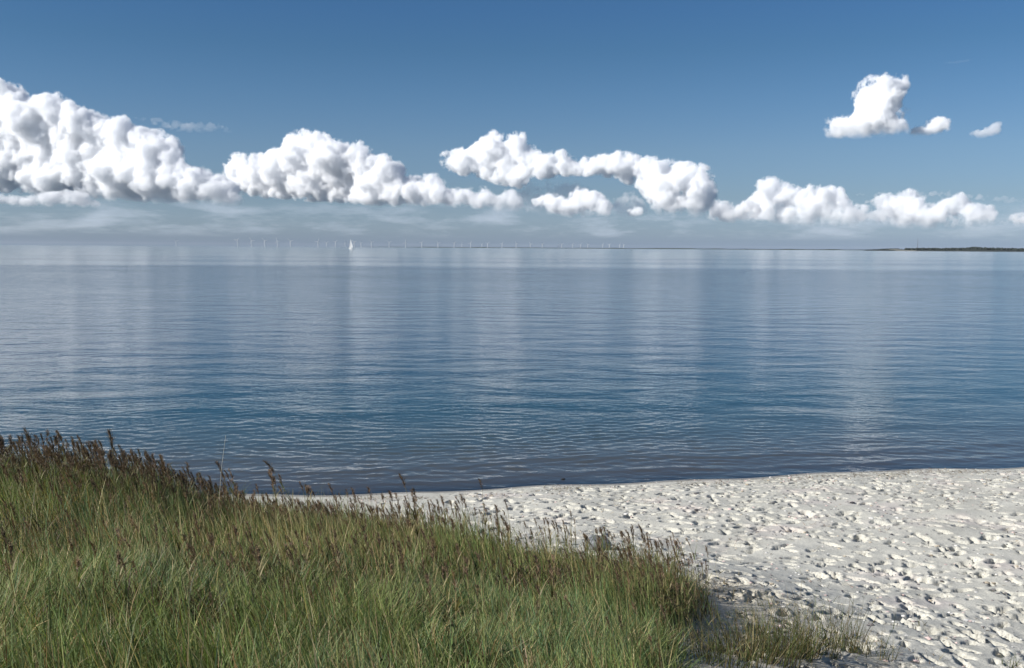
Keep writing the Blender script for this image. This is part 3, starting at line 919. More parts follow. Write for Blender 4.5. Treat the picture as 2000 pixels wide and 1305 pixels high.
crest(820, 980, 30, (965, 1075), None, (9.3, 12.8), REED_SMALL, 'brown plumed reed before the beach, around the lone thin waterline one')
crest(980, 1130, 12, (1010, 1085), None, (9.6, 11.6), REED_SMALL, 'sparse plumed reed on the dune edge left of the half-buried stone')
crest(1180, 1340, 10, (1050, 1110), None, (9.6, 11.4), REED_SMALL, 'sparse plumed reed on the dune edge right of the half-buried stone')
crest(120, 420, 12, (1070, 1200), None, (5.8, 9.0), REED_SMALL, 'small dark seed head deep in the green grass at the lower left')
crest(420, 700, 24, (1060, 1220), None, (5.8, 9.5), REED_SMALL, 'dark seed head standing in the grass of the lower middle left')
crest(700, 1150, 26, (1080, 1240), None, (5.8, 9.5), REED_SMALL, 'slim seed head in the grass on the right half of the dune')
print('reeds', n_reed)
# the ones that stand out
def special(u, v, d, label, kw, name='reed', cat='reed', rz=0.0):
    p, H = spot_for_tip(u, v, 0, d)
    head = kw.get('head', 0.17)
    q = reed_parts(rr_, H - head * 0.9, **kw)
    make_reed(q, p, rz, 1.0, name, label, cat, None)
special(68, 842, 9.8, 'tallest brown plumed reed near the left edge, with a thick dark head above its neighbours', dict(head=0.16, full=1.1, green=0.1, leaves=5, lean=.05))
special(224, 845, 10.0, 'reed with a full blackish plume rising between the left edge and the pale bare stalk', dict(head=0.17, full=1.2, green=0.3, leaves=6, dark=0.7, lean=.05))
special(12, 862, 9.8, 'dark plumed reed at the very left edge of the photo', dict(head=0.17, full=1.3, green=0.3, leaves=5, dark=0.8))
special(592, 898, 10.2, 'green arching reed taller than its neighbours at the centre left, tip bent to the left', dict(head=0.15, full=1.0, green=0.7, leaves=5, lean=0.34))
special(455, 905, 10.4, 'upright dark-headed reed just right of the pale bare stalk', dict(head=0.15, full=1.0, green=0.4, leaves=4))
special(948, 938, 10.8, 'lone thin reed with a small head standing against the sand and the waterline', dict(head=0.12, full=0.6, green=0.3, leaves=3, lean=0.05))
special(1000, 978, 10.6, 'thin pale reed with an arching head in front of the bare sand', dict(head=0.13, full=0.6, green=0.2, leaves=3, lean=0.10))
special(1117, 1000, 10.2, 'straight leafless stalk with a tiny head left of the grey half-buried stone', dict(head=0.07, full=0.35, green=0.15, leaves=2, lean=0.01))
special(815, 932, 10.6, 'bent dark reed whose head crosses the waterline at the middle of the dune edge', dict(head=0.14, full=0.9, green=0.4, leaves=4, lean=0.2))
# bare pale stalk leaning to the right over the water
p, H = spot_for_tip(424, 955, 0, 10.2)
B = Batch(); tp = at(441, 850, 10.2); b0 = np.array([0, 0, 0.]); e = tp - np.array(p)
e0 = np.array([e[0] - 0.36, e[1], 0])
B.add(tube([b0, e * 0.35 + np.array([-.02, 0, 0]), e * 0.7 + np.array([-.02, 0, 0]), e], 0.003, 0.0012, 4, (0.5, 0.46, 0.36)))
o = link('bare_stalk', B.mesh('bare_stalk', STEM_M), None, p)
o.location = p
tag(o, 'long bare whitish stalk leaning to the right above the water, without any head', 'stalk')

# dark leafy thicket under the plumes of the left crest
def thicket():
    rng = np.random.default_rng(55)
    B = Batch()
    n = 11000
    x = rng.uniform(-5.9, -2.9, n); y = rng.uniform(9.3, 10.9, n)
    ok = rng.random(n) < np.clip((fbm(x * 1.6, y * 1.6, 2, 7) - 0.38) * 6, 0.05, 1) * np.clip((-3.0 - x) / 0.8, 0, 1)
    x, y = x[ok], y[ok]; n = len(x)
    c = np.array([[0.045, 0.05, 0.025], [0.07, 0.05, 0.03], [0.10, 0.12, 0.05], [0.22, 0.14, 0.06]])[rng.choice(4, n, p=[.35, .3, .22, .13])] * rng.uniform(.6, 1.5, (n, 1))
    base = np.stack([x, y, ground(x, y) + rng.uniform(0, 0.22, n)], 1)
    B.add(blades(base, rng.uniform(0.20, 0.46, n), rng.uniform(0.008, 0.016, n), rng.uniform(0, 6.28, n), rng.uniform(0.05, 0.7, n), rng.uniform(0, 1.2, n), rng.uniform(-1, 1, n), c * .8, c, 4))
    for (u, v, rad, m_) in [(480, 1030, .45, 420), (640, 1085, .5, 420), (500, 1135, .45, 380), (850, 1118, .5, 380), (560, 1205, .35, 300), (1010, 1160, .45, 320), (70, 1090, .5, 420),
                        (20, 1050, .4, 300), (1180, 1180, .35, 260), (1290, 1200, .3, 200), (750, 1230, .35, 260), (320, 1240, .4, 320), (110, 1250, .4, 300), (250, 1140, .5, 350)]:
        x0, y0 = hit(u, v)
        x = rng.normal(x0, rad * .8, m_); y = rng.normal(y0, rad * .6, m_)
        ok = poly_sdf(EDGE, x, y) > .05; x, y = x[ok], y[ok]; n = len(x)
        c = np.array([[0.05, 0.055, 0.028], [0.085, 0.055, 0.032], [0.13, 0.09, 0.05], [0.20, 0.15, 0.08]])[rng.choice(4, n, p=[.35, .3, .2, .15])] * rng.uniform(.6, 1.5, (n, 1))
        base = np.stack([x, y, ground(x, y) + rng.uniform(.02, 0.22, n)], 1)
        B.add(blades(base, rng.uniform(0.10, 0.26, n), rng.uniform(0.005, 0.011, n), rng.uniform(0, 6.28, n), rng.uniform(0.1, 0.9, n), rng.uniform(0, 1.2, n), rng.uniform(-1, 1, n), c * .8, c, 4))
    g = link('reed_thicket', B.mesh('reed_thicket', GRASS_M))
    tag(g, 'dark brown-green leafy undergrowth in patches among the reeds and on the left crest', 'undergrowth', kind='stuff')
thicket()

# the many further reeds of the same kind, past the three hundred largest, as one mass
def mesh_arrays(me):
    n = len(me.vertices); co = np.empty(n * 3, np.float32); me.vertices.foreach_get('co', co)
    k = np.empty(n * 4, np.float32); me.attributes['tint'].data.foreach_get('color', k)
    me.calc_loop_triangles(); t = np.empty(len(me.loop_triangles) * 3, np.int32); me.loop_triangles.foreach_get('vertices', t)
    return co.reshape(-1, 3), t.reshape(-1, 3), k.reshape(-1, 4)[:, :3]
def reed_mass():
    arr = []
    for st, lm, hm in REED_SMALL + REED_BIG[:3]:
        cs, ts_, ks, off = [], [], [], 0
        for me in [st] + lm + [hm]:
            c, t, k = mesh_arrays(me); cs.append(c); ts_.append(t + off); ks.append(k); off += len(c)
        arr.append((np.concatenate(cs), np.concatenate(ts_), np.concatenate(ks)))
    rng = np.random.default_rng(77)
    C, T, K, off, m = [], [], [], 0, 0
    X_ = rng.uniform(-7.5, 2.6, 9000); Y_ = rng.uniform(5.2, 13, 9000)
    sd_ = poly_sdf(EDGE, X_, Y_)
    pr = np.clip((fbm(X_ * 1.2, Y_ * 1.2, 3, 909) - .40) * 3.5, 0.02, 1) * np.clip((sd_ + .1) / .3, 0, 1) * (0.9 + 0.1 * np.clip((Y_ - 6) / 4, 0, 1)) * (np.abs(X_) < Y_ * .56 + .5) * (1 + 2.2 * (Y_ > 9.3) * np.clip((1.1 - sd_) / .8, 0, 1))
    sel = rng.random(9000) < pr * (.80 + 1.4 * ((X_ < -3.3) & (Y_ > 9.3)))
    for p0, p1 in zip(X_[sel], Y_[sel]):
            H = rng.uniform(.32, .60) if not (p0 < -3.45 and p1 > 9.3) else rng.uniform(.45, .80); p = (p0, p1, float(ground(p0, p1)))
            c, t, kk = arr[rng.integers(len(arr))]
            s_ = H / c[:, 2].max(); a = rng.normal(0, .5)
            R = np.array([[math.cos(a), -math.sin(a), 0], [math.sin(a), math.cos(a), 0], [0, 0, 1]])
            C.append(c @ R.T * s_ + np.array(p)); T.append(t + off); K.append(kk * rng.uniform(.7, 1.5) * (.62 if p0 < -3.3 and p1 > 9.3 else 1)); off += len(c); m += 1
    g = link('reeds', mesh_np('reeds', np.concatenate(C), [np.concatenate(T)], [GRASS_M], False, {'tint': np.concatenate(K)}))
    tag(g, 'smaller brown-headed reeds standing crowded all through the dune grass', 'reeds', kind='stuff')
    print('mass', m, off)
reed_mass()

# ---- tufts growing on the open sand
def tuft(u, v, n, rad, H, label, dark=0.5, dry=0.3, seed=0, spread=0.35, cx=None):
    rng = np.random.default_rng(seed)
    x0, y0 = hit(u, v)
    B = Batch()
    a = rng.uniform(0, 6.28, n); r = rad * np.sqrt(rng.random(n))
    dx, dy = r * np.cos(a) * 1.3, r * np.sin(a) * 0.6
    z = ground(x0 + dx, y0 + dy) - ground(x0, y0)
    cols = np.array([[0.10, 0.13, 0.045], [0.15, 0.17, 0.06], [0.20, 0.16, 0.07], [0.36, 0.30, 0.16], [0.12, 0.08, 0.04]])
    c = cols[rng.choice(5, n, p=[.30, .24, .2, dry * .5, .26 - dry * .5])] * rng.uniform(.5, 1.4, (n, 1))
    ln = H * rng.uniform(0.35, 1.1, n)
    B.add(blades(np.stack([dx, dy, z - 0.01], 1), ln, rng.uniform(0.004, 0.0085, n), a + rng.normal(0, .8, n), np.abs(rng.normal(0.1, spread, n)), rng.uniform(-.1, .8, n), rng.uniform(-1, 1, n), c * .8, c, 4))
    # short side shoots that make the stalks look jointed
    k = rng.integers(0, n, n // 2); f = rng.uniform(.3, .8, len(k))
    p2 = np.stack([dx[k], dy[k], z[k] + ln[k] * f * .9], 1)
    B.add(blades(p2, rng.uniform(.05, .12, len(k)), rng.uniform(.003, .006, len(k)), rng.uniform(0, 6.28, len(k)), rng.uniform(.4, 1.0, len(k)), rng.uniform(0, .6, len(k)), rng.uniform(-1, 1, len(k)), c[k] * .8, c[k], 3))
    o = link('grass_tuft', B.mesh('grass_tuft', GRASS_M), None, (x0, y0, float(ground(x0, y0))))
    tag(o, label, 'grass tuft', 'grass tufts on the open sand')
tuft(1400, 1298, 190, .34, .36, 'dark low tuft in the bottom corner between dune grass and sand', seed=1)
tuft(1475, 1290, 230, .28, .46, 'dense dark green tuft left of the tall stalky ones on the sand', seed=2)
tuft(1535, 1280, 220, .22, .52, 'bushiest upright green tuft on the open sand, widest of its row', seed=3)
tuft(1590, 1278, 110, .15, .56, 'tall thin-stalked tuft in the middle of the row on the sand', dry=.4, seed=4)
tuft(1648, 1272, 80, .14, .62, 'tallest stalky olive tuft with a pointed top, before the footprints', dry=.4, seed=5)
tuft(1705, 1285, 50, .16, .34, 'sparse low brownish tuft at the right end of the row on the sand', dry=.5, seed=6)
tuft(1510, 1192, 16, .10, .14, 'few dry twigs standing on the sand above the tufts', dry=.5, seed=7)
tuft(1800, 1225, 7, .05, .18, 'a couple of thin bent stalks alone among the footprints', dry=.5, seed=8)
tuft(1972, 1303, 14, .05, .20, 'small dark green shoot at the bottom right edge', seed=9)
tuft(1240, 1122, 40, .16, .20, 'thin dry brown tuft on the dune edge beside the half-buried stone', dry=.5, seed=10)
tuft(1545, 1120, 12, .10, .08, 'small flattened reddish sprig lying on the pale footprints', dry=.5, seed=11, spread=.9)

# ---- litter: dry stalks and twigs on the beige sand, wrack, shells and added shade specks on the beach
def litter():
    rng = np.random.default_rng(8)
    B = Batch()
    n = 26000
    x = rng.uniform(-3.2, 4.2, n); y = rng.uniform(7.4, 13.6, n)
    s = poly_sdf(EDGE, x, y)
    lim = 0.35 + 1.3 * np.clip((11 - y) / 2, 0, 1)
    ok = (s < 0.15) & (-s < lim * rng.random(n) ** 0.6 * 1.3)
    x, y = x[ok], y[ok]; n = len(x)
    c = np.array([[.42, .36, .22], [.30, .23, .12], [.16, .11, .06], [.55, .48, .33], [.14, .16, .06]])[rng.choice(5, n, p=[.3, .25, .15, .15, .15])] * rng.uniform(.6, 1.2, (n, 1))
    B.add(blades(np.stack([x, y, ground(x, y) + rng.uniform(.002, .025, n)], 1), rng.uniform(.03, .13, n), rng.uniform(.002, .006, n), rng.uniform(0, 6.28, n),
                 np.clip(rng.normal(1.45, .25, n), .3, 1.6), rng.uniform(-.1, .1, n), rng.uniform(0, 6.28, n), c, c, 2))
    tag(link('dry_litter', B.mesh('dry_litter', GRASS_M)), 'dry broken stalks strewn on the beige sand beside the dune grass', 'plant litter', kind='stuff')
    B = Batch()
    n = 9000
    x = rng.uniform(-3, 13, n); sft = np.where(rng.random(n) < .40, rng.normal(1.0, .25, n), rng.uniform(.4, 13, n))
    y = shore_y(x) - np.clip(sft, .25, 99)
    cl = fbm(x * 1.1, y * 1.4, 3, 12)
    ok = (poly_sdf(EDGE, x, y) < -.1) & (rng.random(n) < np.clip((cl - .46) * 7, 0.04, 1))
    x, y = x[ok], y[ok]; n = len(x)
    c = np.array([[.07, .05, .03], [.16, .13, .05], [.20, .12, .08]])[rng.choice(3, n)] * rng.uniform(.6, 1.4, (n, 1))
    B.add(blades(np.stack([x, y, ground(x, y) + .006], 1), rng.uniform(.03, .11, n), rng.uniform(.005, .014, n), rng.uniform(0, 6.28, n), rng.uniform(1.1, 1.6, n), rng.uniform(-.3, .3, n), rng.uniform(0, 6.28, n), c, c, 3))
    n = 5200  # dark specks added among the scraps to stand in for footprint shade
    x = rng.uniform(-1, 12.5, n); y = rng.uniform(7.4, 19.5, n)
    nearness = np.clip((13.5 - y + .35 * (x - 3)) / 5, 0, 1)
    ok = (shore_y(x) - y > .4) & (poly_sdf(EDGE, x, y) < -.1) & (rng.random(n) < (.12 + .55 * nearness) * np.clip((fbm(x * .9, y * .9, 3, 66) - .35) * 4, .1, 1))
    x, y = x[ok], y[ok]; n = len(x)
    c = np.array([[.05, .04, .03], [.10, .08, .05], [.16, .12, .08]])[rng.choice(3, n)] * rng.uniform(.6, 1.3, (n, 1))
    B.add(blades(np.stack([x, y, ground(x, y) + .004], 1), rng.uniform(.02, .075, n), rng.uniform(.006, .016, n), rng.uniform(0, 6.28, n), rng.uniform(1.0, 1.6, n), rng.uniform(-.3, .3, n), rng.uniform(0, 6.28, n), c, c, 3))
    tag(link('seaweed', B.mesh('seaweed', GRASS_M)), 'dried brown seaweed scraps in patches along the beach, with dark specks added as footprint shade', 'seaweed', kind='stuff')
    V, Fc = ICO1
    n = 3600
    x = rng.uniform(-3, 12.5, n); y = rng.uniform(7.5, 21.3, n)
    ok = (shore_y(x) - y > .15) & (poly_sdf(EDGE, x, y) < -.05)
    x, y = x[ok], y[ok]; n = len(x)
    r = rng.uniform(.006, .020, n) * np.where(rng.random(n) < .06, 1.8, 1)
    jit = 1 + rng.normal(0, .16, (n, len(V), 1))
    co = V[None] * r[:, None, None] * np.array([1.3, 1, .6]) * jit + np.stack([x, y, ground(x, y) + .002], 1)[:, None]
    m, t, o = mat('shell_and_pebble')
    b = N(t, 'ShaderNodeBsdfPrincipled'); b.inputs['Roughness'].default_value = .6
    a = N(t, 'ShaderNodeAttribute'); a.attribute_name = 'tint'; t.links.new(a.outputs['Color'], b.inputs['Base Color']); t.links.new(b.outputs[0], o.inputs[0])
    pc = np.array([[.62, .60, .56], [.60, .46, .42], [.22, .20, .19], [.10, .09, .09], [.45, .38, .28]])[rng.choice(5, n, p=[.25, .15, .25, .2, .15])]
    me = mesh_np('pebbles', co.reshape(-1, 3), [(Fc[None] + (np.arange(n) * len(V))[:, None, None]).reshape(-1, 3)], [m], False, {'tint': np.repeat(pc, len(V), 0)})
    tag(link('pebbles', me), 'small shells and pebbles scattered over the sand', 'pebbles', kind='stuff')
litter()

# ---- stones
def stone(u, v, size, label, col, seed, name='stone', sink=0.25, zfix=None, shape=(1.3, 1, .75), cat='stone'):
    rng = np.random.default_rng(seed)
    V, Fc = ico(4)
    d = V.copy()
    r = 1 + 0.30 * (fbm(V[:, 0] * 1.3 + seed, V[:, 1] * 1.3 + V[:, 2] * 1.7, 3, seed) - .5) * 2
    r += 0.05 * (fbm(V[:, 0] * 6 + 3, V[:, 1] * 6 + V[:, 2] * 7, 3, seed + 2) - .5) * 2
    for k in range(6):       # flattened facets
        nrm = rng.normal(0, 1, 3); nrm /= np.linalg.norm(nrm)
        h = (V * r[:, None]) @ nrm; lim = rng.uniform(.72, .9)
        r = np.where(h > lim, r * (lim + (h - lim) * .25) / np.maximum(h, 1e-6), r)
    co = V * r[:, None] * size * np.array(shape)
    m, t, o = mat(name)
    b = N(t, 'ShaderNodeBsdfPrincipled'); b.inputs['Roughness'].default_value = .75
    c = N(t, 'ShaderNodeTexCoord'); n = N(t, 'ShaderNodeTexNoise'); n.inputs['Scale'].default_value = 14; n.inputs['Detail'].default_value = 6
    t.links.new(c.outputs['Object'], n.inputs[0])
    rp = ramp(t, [(.35, tuple(q * .6 for q in col)), (.55, col), (.7, tuple(min(1, q * 1.5) for q in col))]); t.links.new(n.outputs[0], rp.inputs[0])
    t.links.new(rp.outputs[0], b.inputs['Base Color'])
    bp = N(t, 'ShaderNodeBump'); bp.inputs['Strength'].default_value = .5; bp.inputs['Distance'].default_value = .01
    t.links.new(n.outputs[0], bp.inputs['Height']); t.links.new(bp.outputs[0], b.inputs['Normal']); t.links.new(b.outputs[0], o.inputs[0])
    if zfix is None:
        x, y = hit(u, v); z = float(ground(x, y)) + size * shape[2] * (1 - 2 * sink)
    else:
        x, y, _ = at(u, v, (EYE - zfix) / ((v - 484.8) / F)); z = zfix
    ob = link(name, mesh_np(name, co, [Fc], [m], True), None, (float(x), float(y), z))
    tag(ob, label, cat)
    return ob
stone(1163, 1072, .145, 'grey stone half buried in the sand just beyond the dune grass', (.17, .175, .18), 4)
stone(1100, 941, .030, 'small black object lying in the shallows at the water edge', (.02, .02, .022), 9, sink=.4, zfix=0.01, shape=(1.5, .7, .4))
stone(1500, 1238, .03, 'pale pebble on the beige sand above the dark green tuft', (.5, .48, .44), 12)

# ------------------------------------------------------------------ far shore, headland, mast
m_far = simple_mat('distant_land', (.035, .05, .035), .9, .4, .01)
def strip(name, u0, u1, D, prof, depth, m, label, step=2.0):
    us = np.arange(u0, u1 + .1, step)
    h = np.array([prof(u) for u in us])
    f = np.array([0.0, .04, .25, .6, 1.0]); hh = np.array([0.0, .6, 1.0, .9, 0.0])
    rows = []
    for ff, g in zip(f, hh):
        P = []
        for u, q in zip(us, h):
            d = ray(u, 484.8 + (u - 1000) * .00628)
            a = math.atan2(d[0], d[1]); dd = D(u) + ff * depth
            P.append((math.sin(a) * dd, math.cos(a) * dd, -0.8 + (q + .8) * g))
        rows.append(P)
    A = np.array(rows); n, k = A.shape[:2]
    idx = np.arange(n * k).reshape(n, k)
    F_ = np.stack([idx[:-1, :-1], idx[:-1, 1:], idx[1:, 1:], idx[1:, :-1]], -1).reshape(-1, 4)
    o = link(name, mesh_np(name, A.reshape(-1, 3), [F_], [m], True))
    tag(o, label, kind='structure')
    return A
def p1(u):
    e = min(1, max(0, (u - 640) / 220))
    return (4.0 + 4.5 * float(vnoise(np.array(u * .035), np.array(1.), 3)) + 2.0 * float(vnoise(np.array(u * .3), np.array(4.), 5))) * e
strip('far_shore', 640, 1720, lambda u: 12500 - (u - 640) * 3.5, p1, 900, m_far, 'thin dark line of low distant land along the horizon')
HX = [1686, 1700, 1720, 1732, 1748, 1762, 1775, 1800, 1850, 1880, 1900, 1940, 2010, 2300]
HH = [0, 3, 7, 9, 11, 8, 7, 9, 9, 11, 16, 11, 8, 8]
m_head, t, o = mat('headland')
b = N(t, 'ShaderNodeBsdfPrincipled'); b.inputs['Roughness'].default_value = .9
g = N(t, 'ShaderNodeNewGeometry'); sp = N(t, 'ShaderNodeSeparateXYZ'); t.links.new(g.outputs['Position'], sp.inputs[0])
n = N(t, 'ShaderNodeTexNoise'); n.inputs['Scale'].default_value = .012; n.inputs['Detail'].default_value = 5; t.links.new(g.outputs['Position'], n.inputs[0])
XB = 2050.0
band = mathn(t, 'LESS_THAN', mathn(t, 'ABSOLUTE', mathn(t, 'SUBTRACT', sp.outputs['X'], XB)), 42.0)
t.links.new(mixc(t, band, mixc(t, n.outputs[0], (.014, .021, .018), (.028, .036, .028)), (.16, .16, .13)), b.inputs['Base Color'])
t.links.new(b.outputs[0], o.inputs[0])
A = strip('headland', 1686, 2300, lambda u: 5600 - max(0, u - 1760) * 1.2, lambda u: float(np.interp(u, HX, HH)), 900, m_head, 'low headland with a pale sandy bluff at its left part')
def wood():
    rng = np.random.default_rng(14)
    V, Fc = ICO1
    n = 1500
    us = np.concatenate([rng.uniform(1690, 1735, 90), rng.uniform(1736, 1768, 25), rng.uniform(1766, 2290, n)])
    C = []; R = []
    for u in us:
        d = ray(u, 484.8 + (u - 1000) * .00628); a = math.atan2(d[0], d[1])
        back = rng.uniform(.06, .5) if not 1735 < u < 1766 else rng.uniform(.3, .5)
        dd = 5600 - max(0, u - 1760) * 1.2 + back * 900
        h = np.interp(u, HX, HH) * (.65 + .3 * min(1, back * 3)); r = rng.uniform(4, 7) * (0.5 if u < 1768 else 1)
        C.append((math.sin(a) * dd, math.cos(a) * dd, h + r * .5)); R.append(r)
    C = np.array(C); R = np.array(R); n = len(C)
    co = V[None] * R[:, None, None] * np.array([1.1, 1.1, 1]) * (1 + rng.normal(0, .13, (n, len(V), 1))) + C[:, None]
    m = simple_mat('distant_foliage', (.018, .026, .022), .9, .5, .03)
    tag(link('coastal_wood', mesh_np('coastal_wood', co.reshape(-1, 3), [(Fc[None] + (np.arange(n) * len(V))[:, None, None]).reshape(-1, 3)], [m], False)),
        'dark line of trees covering the low headland at the right', 'wood', kind='stuff')
wood()
m_steel = simple_mat('mast_steel', (.14, .15, .17), .6, .2, .1)
def mast():
    p = at(1792, 487, 5900); p[2] = 6
    r = bpy.data.objects.new('radio_mast', None); COL.objects.link(r); r.location = p
    tag(r, 'tall thin radio mast rising behind the trees of the headland', 'mast')
    co, q, _, _ = tube([(0, 0, 0), (0, 0, 30), (0, 0, 58)], 1.6, 1.0, 6); link('column', mesh_np('mast_column', co, [q], [m_steel]), r)
    co, q, _, _ = tube([(0, 0, 58), (0, 0, 68)], .5, .3, 5); link('antenna', mesh_np('mast_antenna', co, [q], [m_steel]), r)
    for a in (0, 2.1, 4.2):
        co, q, _, _ = tube([(0, 0, 46), (38 * math.cos(a), 38 * math.sin(a), 0)], .12, .12, 3); link('guy_wire', mesh_np('guy_wire', co, [q], [m_steel]), r)
mast()

# ------------------------------------------------------------------ wind farm
m_tur = simple_mat('turbine_hazed_white', (.58, .60, .62), .5, .03, .1)  # white paint greyed, putting the fade of the haze into the colour
def turbine_meshes():
    co, q, _, _ = tube([(0, 0, -2), (0, 0, 22), (0, 0, 46)], 2.8, 2.0, 8); tw = mesh_np('turbine_tower', co, [q], [m_tur], True)
    co, q, _, _ = tube([(0, 0, -3), (0, 0, 4.5)], 3.6, 3.2, 10); fd = mesh_np('turbine_foundation', co, [q], [m_tur], True)
    x = np.array([[-1.9, -4.5, -1.7], [1.9, -4.5, -1.7], [1.9, 6, -1.7], [-1.9, 6, -1.7], [-1.4, -4.2, 2], [1.4, -4.2, 2], [1.4, 5.6, 1.8], [-1.4, 5.6, 1.8]])
    nc = mesh_np('turbine_nacelle', x, [np.array([[0, 3, 2, 1], [4, 5, 6, 7], [0, 1, 5, 4], [1, 2, 6, 5], [2, 3, 7, 6], [3, 0, 4, 7]])], [m_tur])
    V, Fc = ICO2
    hb = mesh_np('turbine_hub', V * np.array([2, 2.4, 2]), [Fc], [m_tur], True)
    zs = np.array([1.0, 5, 12, 20, 29]); w = np.array([1.3, 2.6, 2.2, 1.6, .7]); th = np.array([.6, .6, .4, .3, .15])
    c = []
    for z, a, b_ in zip(zs, w, th): c += [(-a * .6, 0, z), (0, -b_, z), (a * .6, 0, z), (0, b_, z)]
    q = []
    for i in range(4):
        for j in range(4): q.append([i * 4 + j, i * 4 + (j + 1) % 4, (i + 1) * 4 + (j + 1) % 4, (i + 1) * 4 + j])
    q += [[3, 2, 1, 0], [16, 17, 18, 19]]
    bl = mesh_np('turbine_blade', np.array(c), [np.array(q)], [m_tur], True)
    return tw, fd, nc, hb, bl
TM = turbine_meshes()
TU = [344, 464, 491.5, 517, 542, 567.5, 621, 637.5, 655, 674, 692, 705, 725.5, 760, 792, 823.5, 855.5, 887, 902, 919, 941, 952, 980.5, 1008, 1036, 1059, 1091, 1097, 1118, 1134, 1148, 1177, 1190, 1210, 1218]
rng = np.random.default_rng(17)
ordn = ['first', 'second', 'third', 'fourth', 'fifth', 'sixth', 'seventh', 'eighth', 'ninth', 'tenth', 'eleventh', 'twelfth', 'thirteenth', 'fourteenth', 'fifteenth',
        'sixteenth', 'seventeenth', 'eighteenth', 'nineteenth', 'twentieth', 'twenty-first', 'twenty-second', 'twenty-third', 'twenty-fourth', 'twenty-fifth']
def turbine(u, D, yaw, rot, label):
    d = ray(u, 484.8 + (u - 1000) * .00628); a = math.atan2(d[0], d[1])
    r = bpy.data.objects.new('wind_turbine', None); COL.objects.link(r)
    r.location = (math.sin(a) * D, math.cos(a) * D, 0); r.rotation_euler = (0, 0, yaw)
    tag(r, label, 'wind turbine', 'offshore wind turbines on the horizon')
    link('foundation', TM[1], r); link('tower', TM[0], r)
    link('nacelle', TM[2], r, (0, 0, 47)); link('hub', TM[3], r, (0, -5.6, 47.2))
    for k in range(3):
        b_ = link('blade', TM[4], r, (0, -5.8, 47.2)); b_.rotation_euler = (0, rot + k * 2 * math.pi / 3, 0)
nl = sum(1 for u in TU if u < 684)
nr = 0
for i, u in enumerate(TU):
    if u == 344: lb = 'faint white wind turbine standing alone far left of all the others'
    elif u < 684: lb = 'white wind turbine on the horizon, %s to the left of the sailing boat' % ordn[nl - 1 - i]
    else:
        nr += 1; lb = 'white wind turbine on the horizon, %s to the right of the sailing boat' % ordn[nr - 1]
    D = 8200 + max(0, u - 460) * 5.5 + rng.uniform(-300, 300) + (2500 if u in (344, 637.5, 674, 705, 902, 941, 1091) else 0)
    turbine(u, D, rng.normal(0.1, .25), rng.uniform(0, 2.1), lb)

# ------------------------------------------------------------------ sailing boat and buoy
m_hull = simple_mat('boat_white', (.80, .80, .78), .35, .04, 1)
m_sail = simple_mat('sail_cloth', (.82, .82, .80), .8, .03, .5)
_t = m_sail.node_tree; _b = next(n for n in _t.nodes if n.type == 'BSDF_PRINCIPLED'); _o = next(n for n in _t.nodes if n.type == 'OUTPUT_MATERIAL')
_tl = N(_t, 'ShaderNodeBsdfTranslucent'); _tl.inputs[0].default_value = (.8, .8, .78, 1)
_m = N(_t, 'ShaderNodeMixShader'); _m.inputs[0].default_value = .35; _t.links.new(_b.outputs[0], _m.inputs[1]); _t.links.new(_tl.outputs[0], _m.inputs[2]); _t.links.new(_m.outputs[0], _o.inputs[0])
m_alu = simple_mat('mast_aluminium', (.55, .56, .58), .35, .1, 2, .6)
m_dark = simple_mat('dark_glass', (.03, .035, .04), .2, .2, 2)
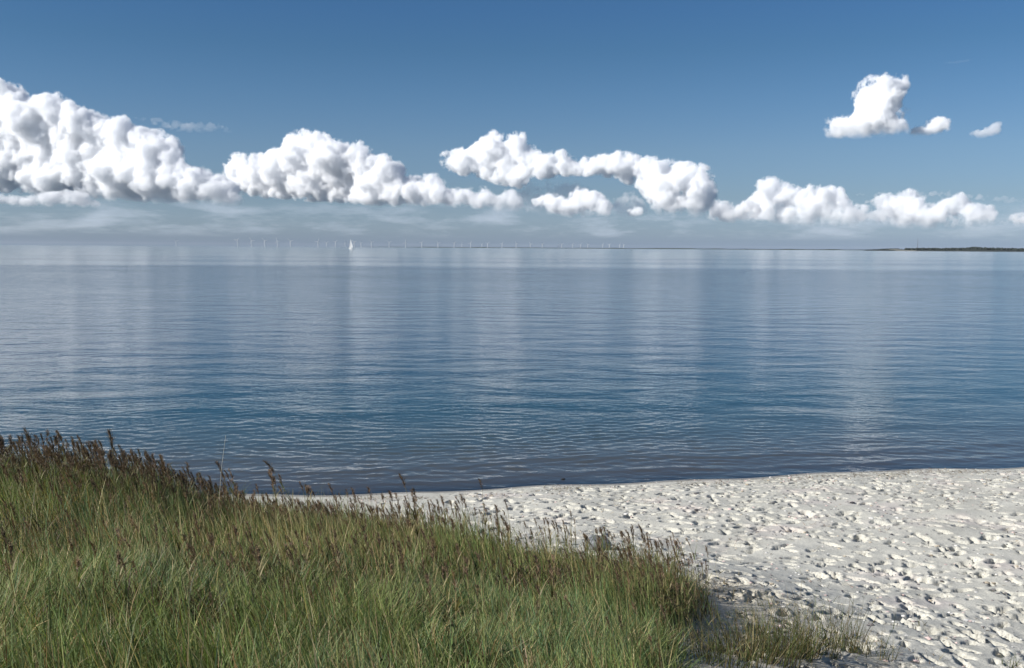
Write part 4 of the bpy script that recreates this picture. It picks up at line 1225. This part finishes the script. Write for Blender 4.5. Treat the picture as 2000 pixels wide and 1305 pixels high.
def boat():
    p = at(685.5, 487, 1850); r = bpy.data.objects.new('sailing_boat', None); COL.objects.link(r)
    r.location = (p[0], p[1], 0); r.rotation_euler = (math.radians(3), 0, math.radians(-38))
    tag(r, 'white sailing boat with both sails set, alone on the far water', 'sailing boat')
    L = 11.0; rows = []
    xs = np.linspace(-1, 1, 15)
    for x in xs:
        w = 1.75 * (1 - max(0, -x) ** 2.4 * 0.98) * (1 - max(0, x) ** 3 * .35)
        sheer = 1.15 + .35 * max(0, -x) ** 2
        X = x * L / 2
        rows.append([(X, -w, sheer), (X, -w * .92, .5), (X, -w * .5, -.15), (X, 0, -.4), (X, w * .5, -.15), (X, w * .92, .5), (X, w, sheer)])
    A = np.array(rows); n, k = A.shape[:2]; idx = np.arange(n * k).reshape(n, k)
    q = np.stack([idx[:-1, :-1], idx[:-1, 1:], idx[1:, 1:], idx[1:, :-1]], -1).reshape(-1, 4)
    link('hull', mesh_np('hull', A.reshape(-1, 3), [q, np.array([list(idx[-1])])], [m_hull], True), r)
    dk = np.stack([idx[:-1, 0], idx[1:, 0], idx[1:, 6], idx[:-1, 6]], -1)
    link('deck', mesh_np('deck', A.reshape(-1, 3) - np.array([0, 0, .05]), [dk], [m_hull]), r)
    cb = np.array([(-2.2, -.8, 1.2), (1.6, -1.1, 1.2), (1.6, 1.1, 1.2), (-2.2, .8, 1.2), (-1.6, -.6, 1.85), (1.4, -.9, 1.9), (1.4, .9, 1.9), (-1.6, .6, 1.85)])
    cab = link('cabin', mesh_np('cabin', cb, [np.array([[0, 3, 2, 1], [4, 5, 6, 7], [0, 1, 5, 4], [1, 2, 6, 5], [2, 3, 7, 6], [3, 0, 4, 7]])], [m_hull]), r)
    for sgn in (-1, 1):
        wn = np.array([(-1.2, sgn * .84, 1.4), (1.0, sgn * 1.02, 1.42), (1.0, sgn * .98, 1.72), (-1.2, sgn * .78, 1.7)])
        link('window', mesh_np('cabin_window', wn, [np.array([[0, 1, 2, 3]])], [m_dark]), cab)
    co, q, _, _ = tube([(-.6, 0, 1.2), (-.6, 0, 10), (-.6, 0, 18.5)], .14, .08, 8); link('mast', mesh_np('boat_mast', co, [q], [m_alu], True), r)
    co, q, _, _ = tube([(-.6, 0, 2.7), (4.4, .9, 2.7)], .11, .09, 6); link('boom', mesh_np('boat_boom', co, [q], [m_alu], True), r)
    def sail(P0, P1, P2, belly, nm):
        P0, P1, P2 = map(np.array, (P0, P1, P2)); n = 12; co = []; ids = {}
        for i in range(n + 1):
            for j in range(n + 1 - i):
                a, b_ = i / n, j / n; c_ = 1 - a - b_
                p_ = P0 * c_ + P1 * a + P2 * b_ + np.array(belly) * (4 * (c_ * b_ + a * b_ + c_ * a * .3))
                ids[i, j] = len(co); co.append(p_)
        t_ = []
        for i in range(n):
            for j in range(n - i):
                t_.append([ids[i, j], ids[i + 1, j], ids[i, j + 1]])
                if j < n - i - 1: t_.append([ids[i + 1, j], ids[i + 1, j + 1], ids[i, j + 1]])
        o = link(nm, mesh_np(nm, np.array(co), [np.array(t_)], [m_sail], True), r)
    sail((-.5, 0, 2.9), (-.5, 0, 18.2), (4.3, .9, 2.9), (.25, .35, 0), 'mainsail')
    sail((-5.3, 0, 1.6), (-.8, 0, 16.8), (-.2, 1.2, 2.2), (0, .5, 0), 'jib')
boat()
def buoy():
    p = at(1234, 491, 1850); r = bpy.data.objects.new('marker_buoy', None); COL.objects.link(r); r.location = (p[0], p[1], 0)
    tag(r, 'tiny dark marker buoy on the bright calm water below the horizon', 'buoy')
    m = simple_mat('buoy_paint', (.05, .07, .05), .6, .2, 2)
    co, q, _, _ = tube([(0, 0, -.5), (0, 0, .5), (0, 0, .8)], .9, .8, 10); link('float', mesh_np('buoy_float', co, [q, np.array([list(range(20, 30))])], [m], True), r)
    co, q, _, _ = tube([(0, 0, .7), (0, 0, 2.6)], .45, .2, 8); link('pillar', mesh_np('buoy_pillar', co, [q], [m], True), r)
    co, q, _, _ = tube([(0, 0, 2.6), (0, 0, 3.4)], .4, .05, 8); link('topmark', mesh_np('buoy_topmark', co, [q], [m], True), r)
buoy()

# ------------------------------------------------------------------ haze
if HAZE > 0:
    x = 36000
    z0, z1 = -4.2, 100.0
    V = [(-x, -x, z0), (x, -x, z0), (x, x, z0), (-x, x, z0), (-x, -x, z1), (x, -x, z1), (x, x, z1), (-x, x, z1)]
    m, t, o = mat('haze')
    pv = N(t, 'ShaderNodeVolumePrincipled')
    pv.inputs['Color'].default_value = (.86, .92, 1.0, 1); pv.inputs['Density'].default_value = HAZE
    t.links.new(pv.outputs[0], o.inputs['Volume'])
    hz = link('haze', mesh_np('haze', np.array(V, float), [np.array([[0, 3, 2, 1], [4, 5, 6, 7], [0, 1, 5, 4], [1, 2, 6, 5], [2, 3, 7, 6], [3, 0, 4, 7]])], [m]))
    tag(hz, 'pale sea haze', kind='stuff')
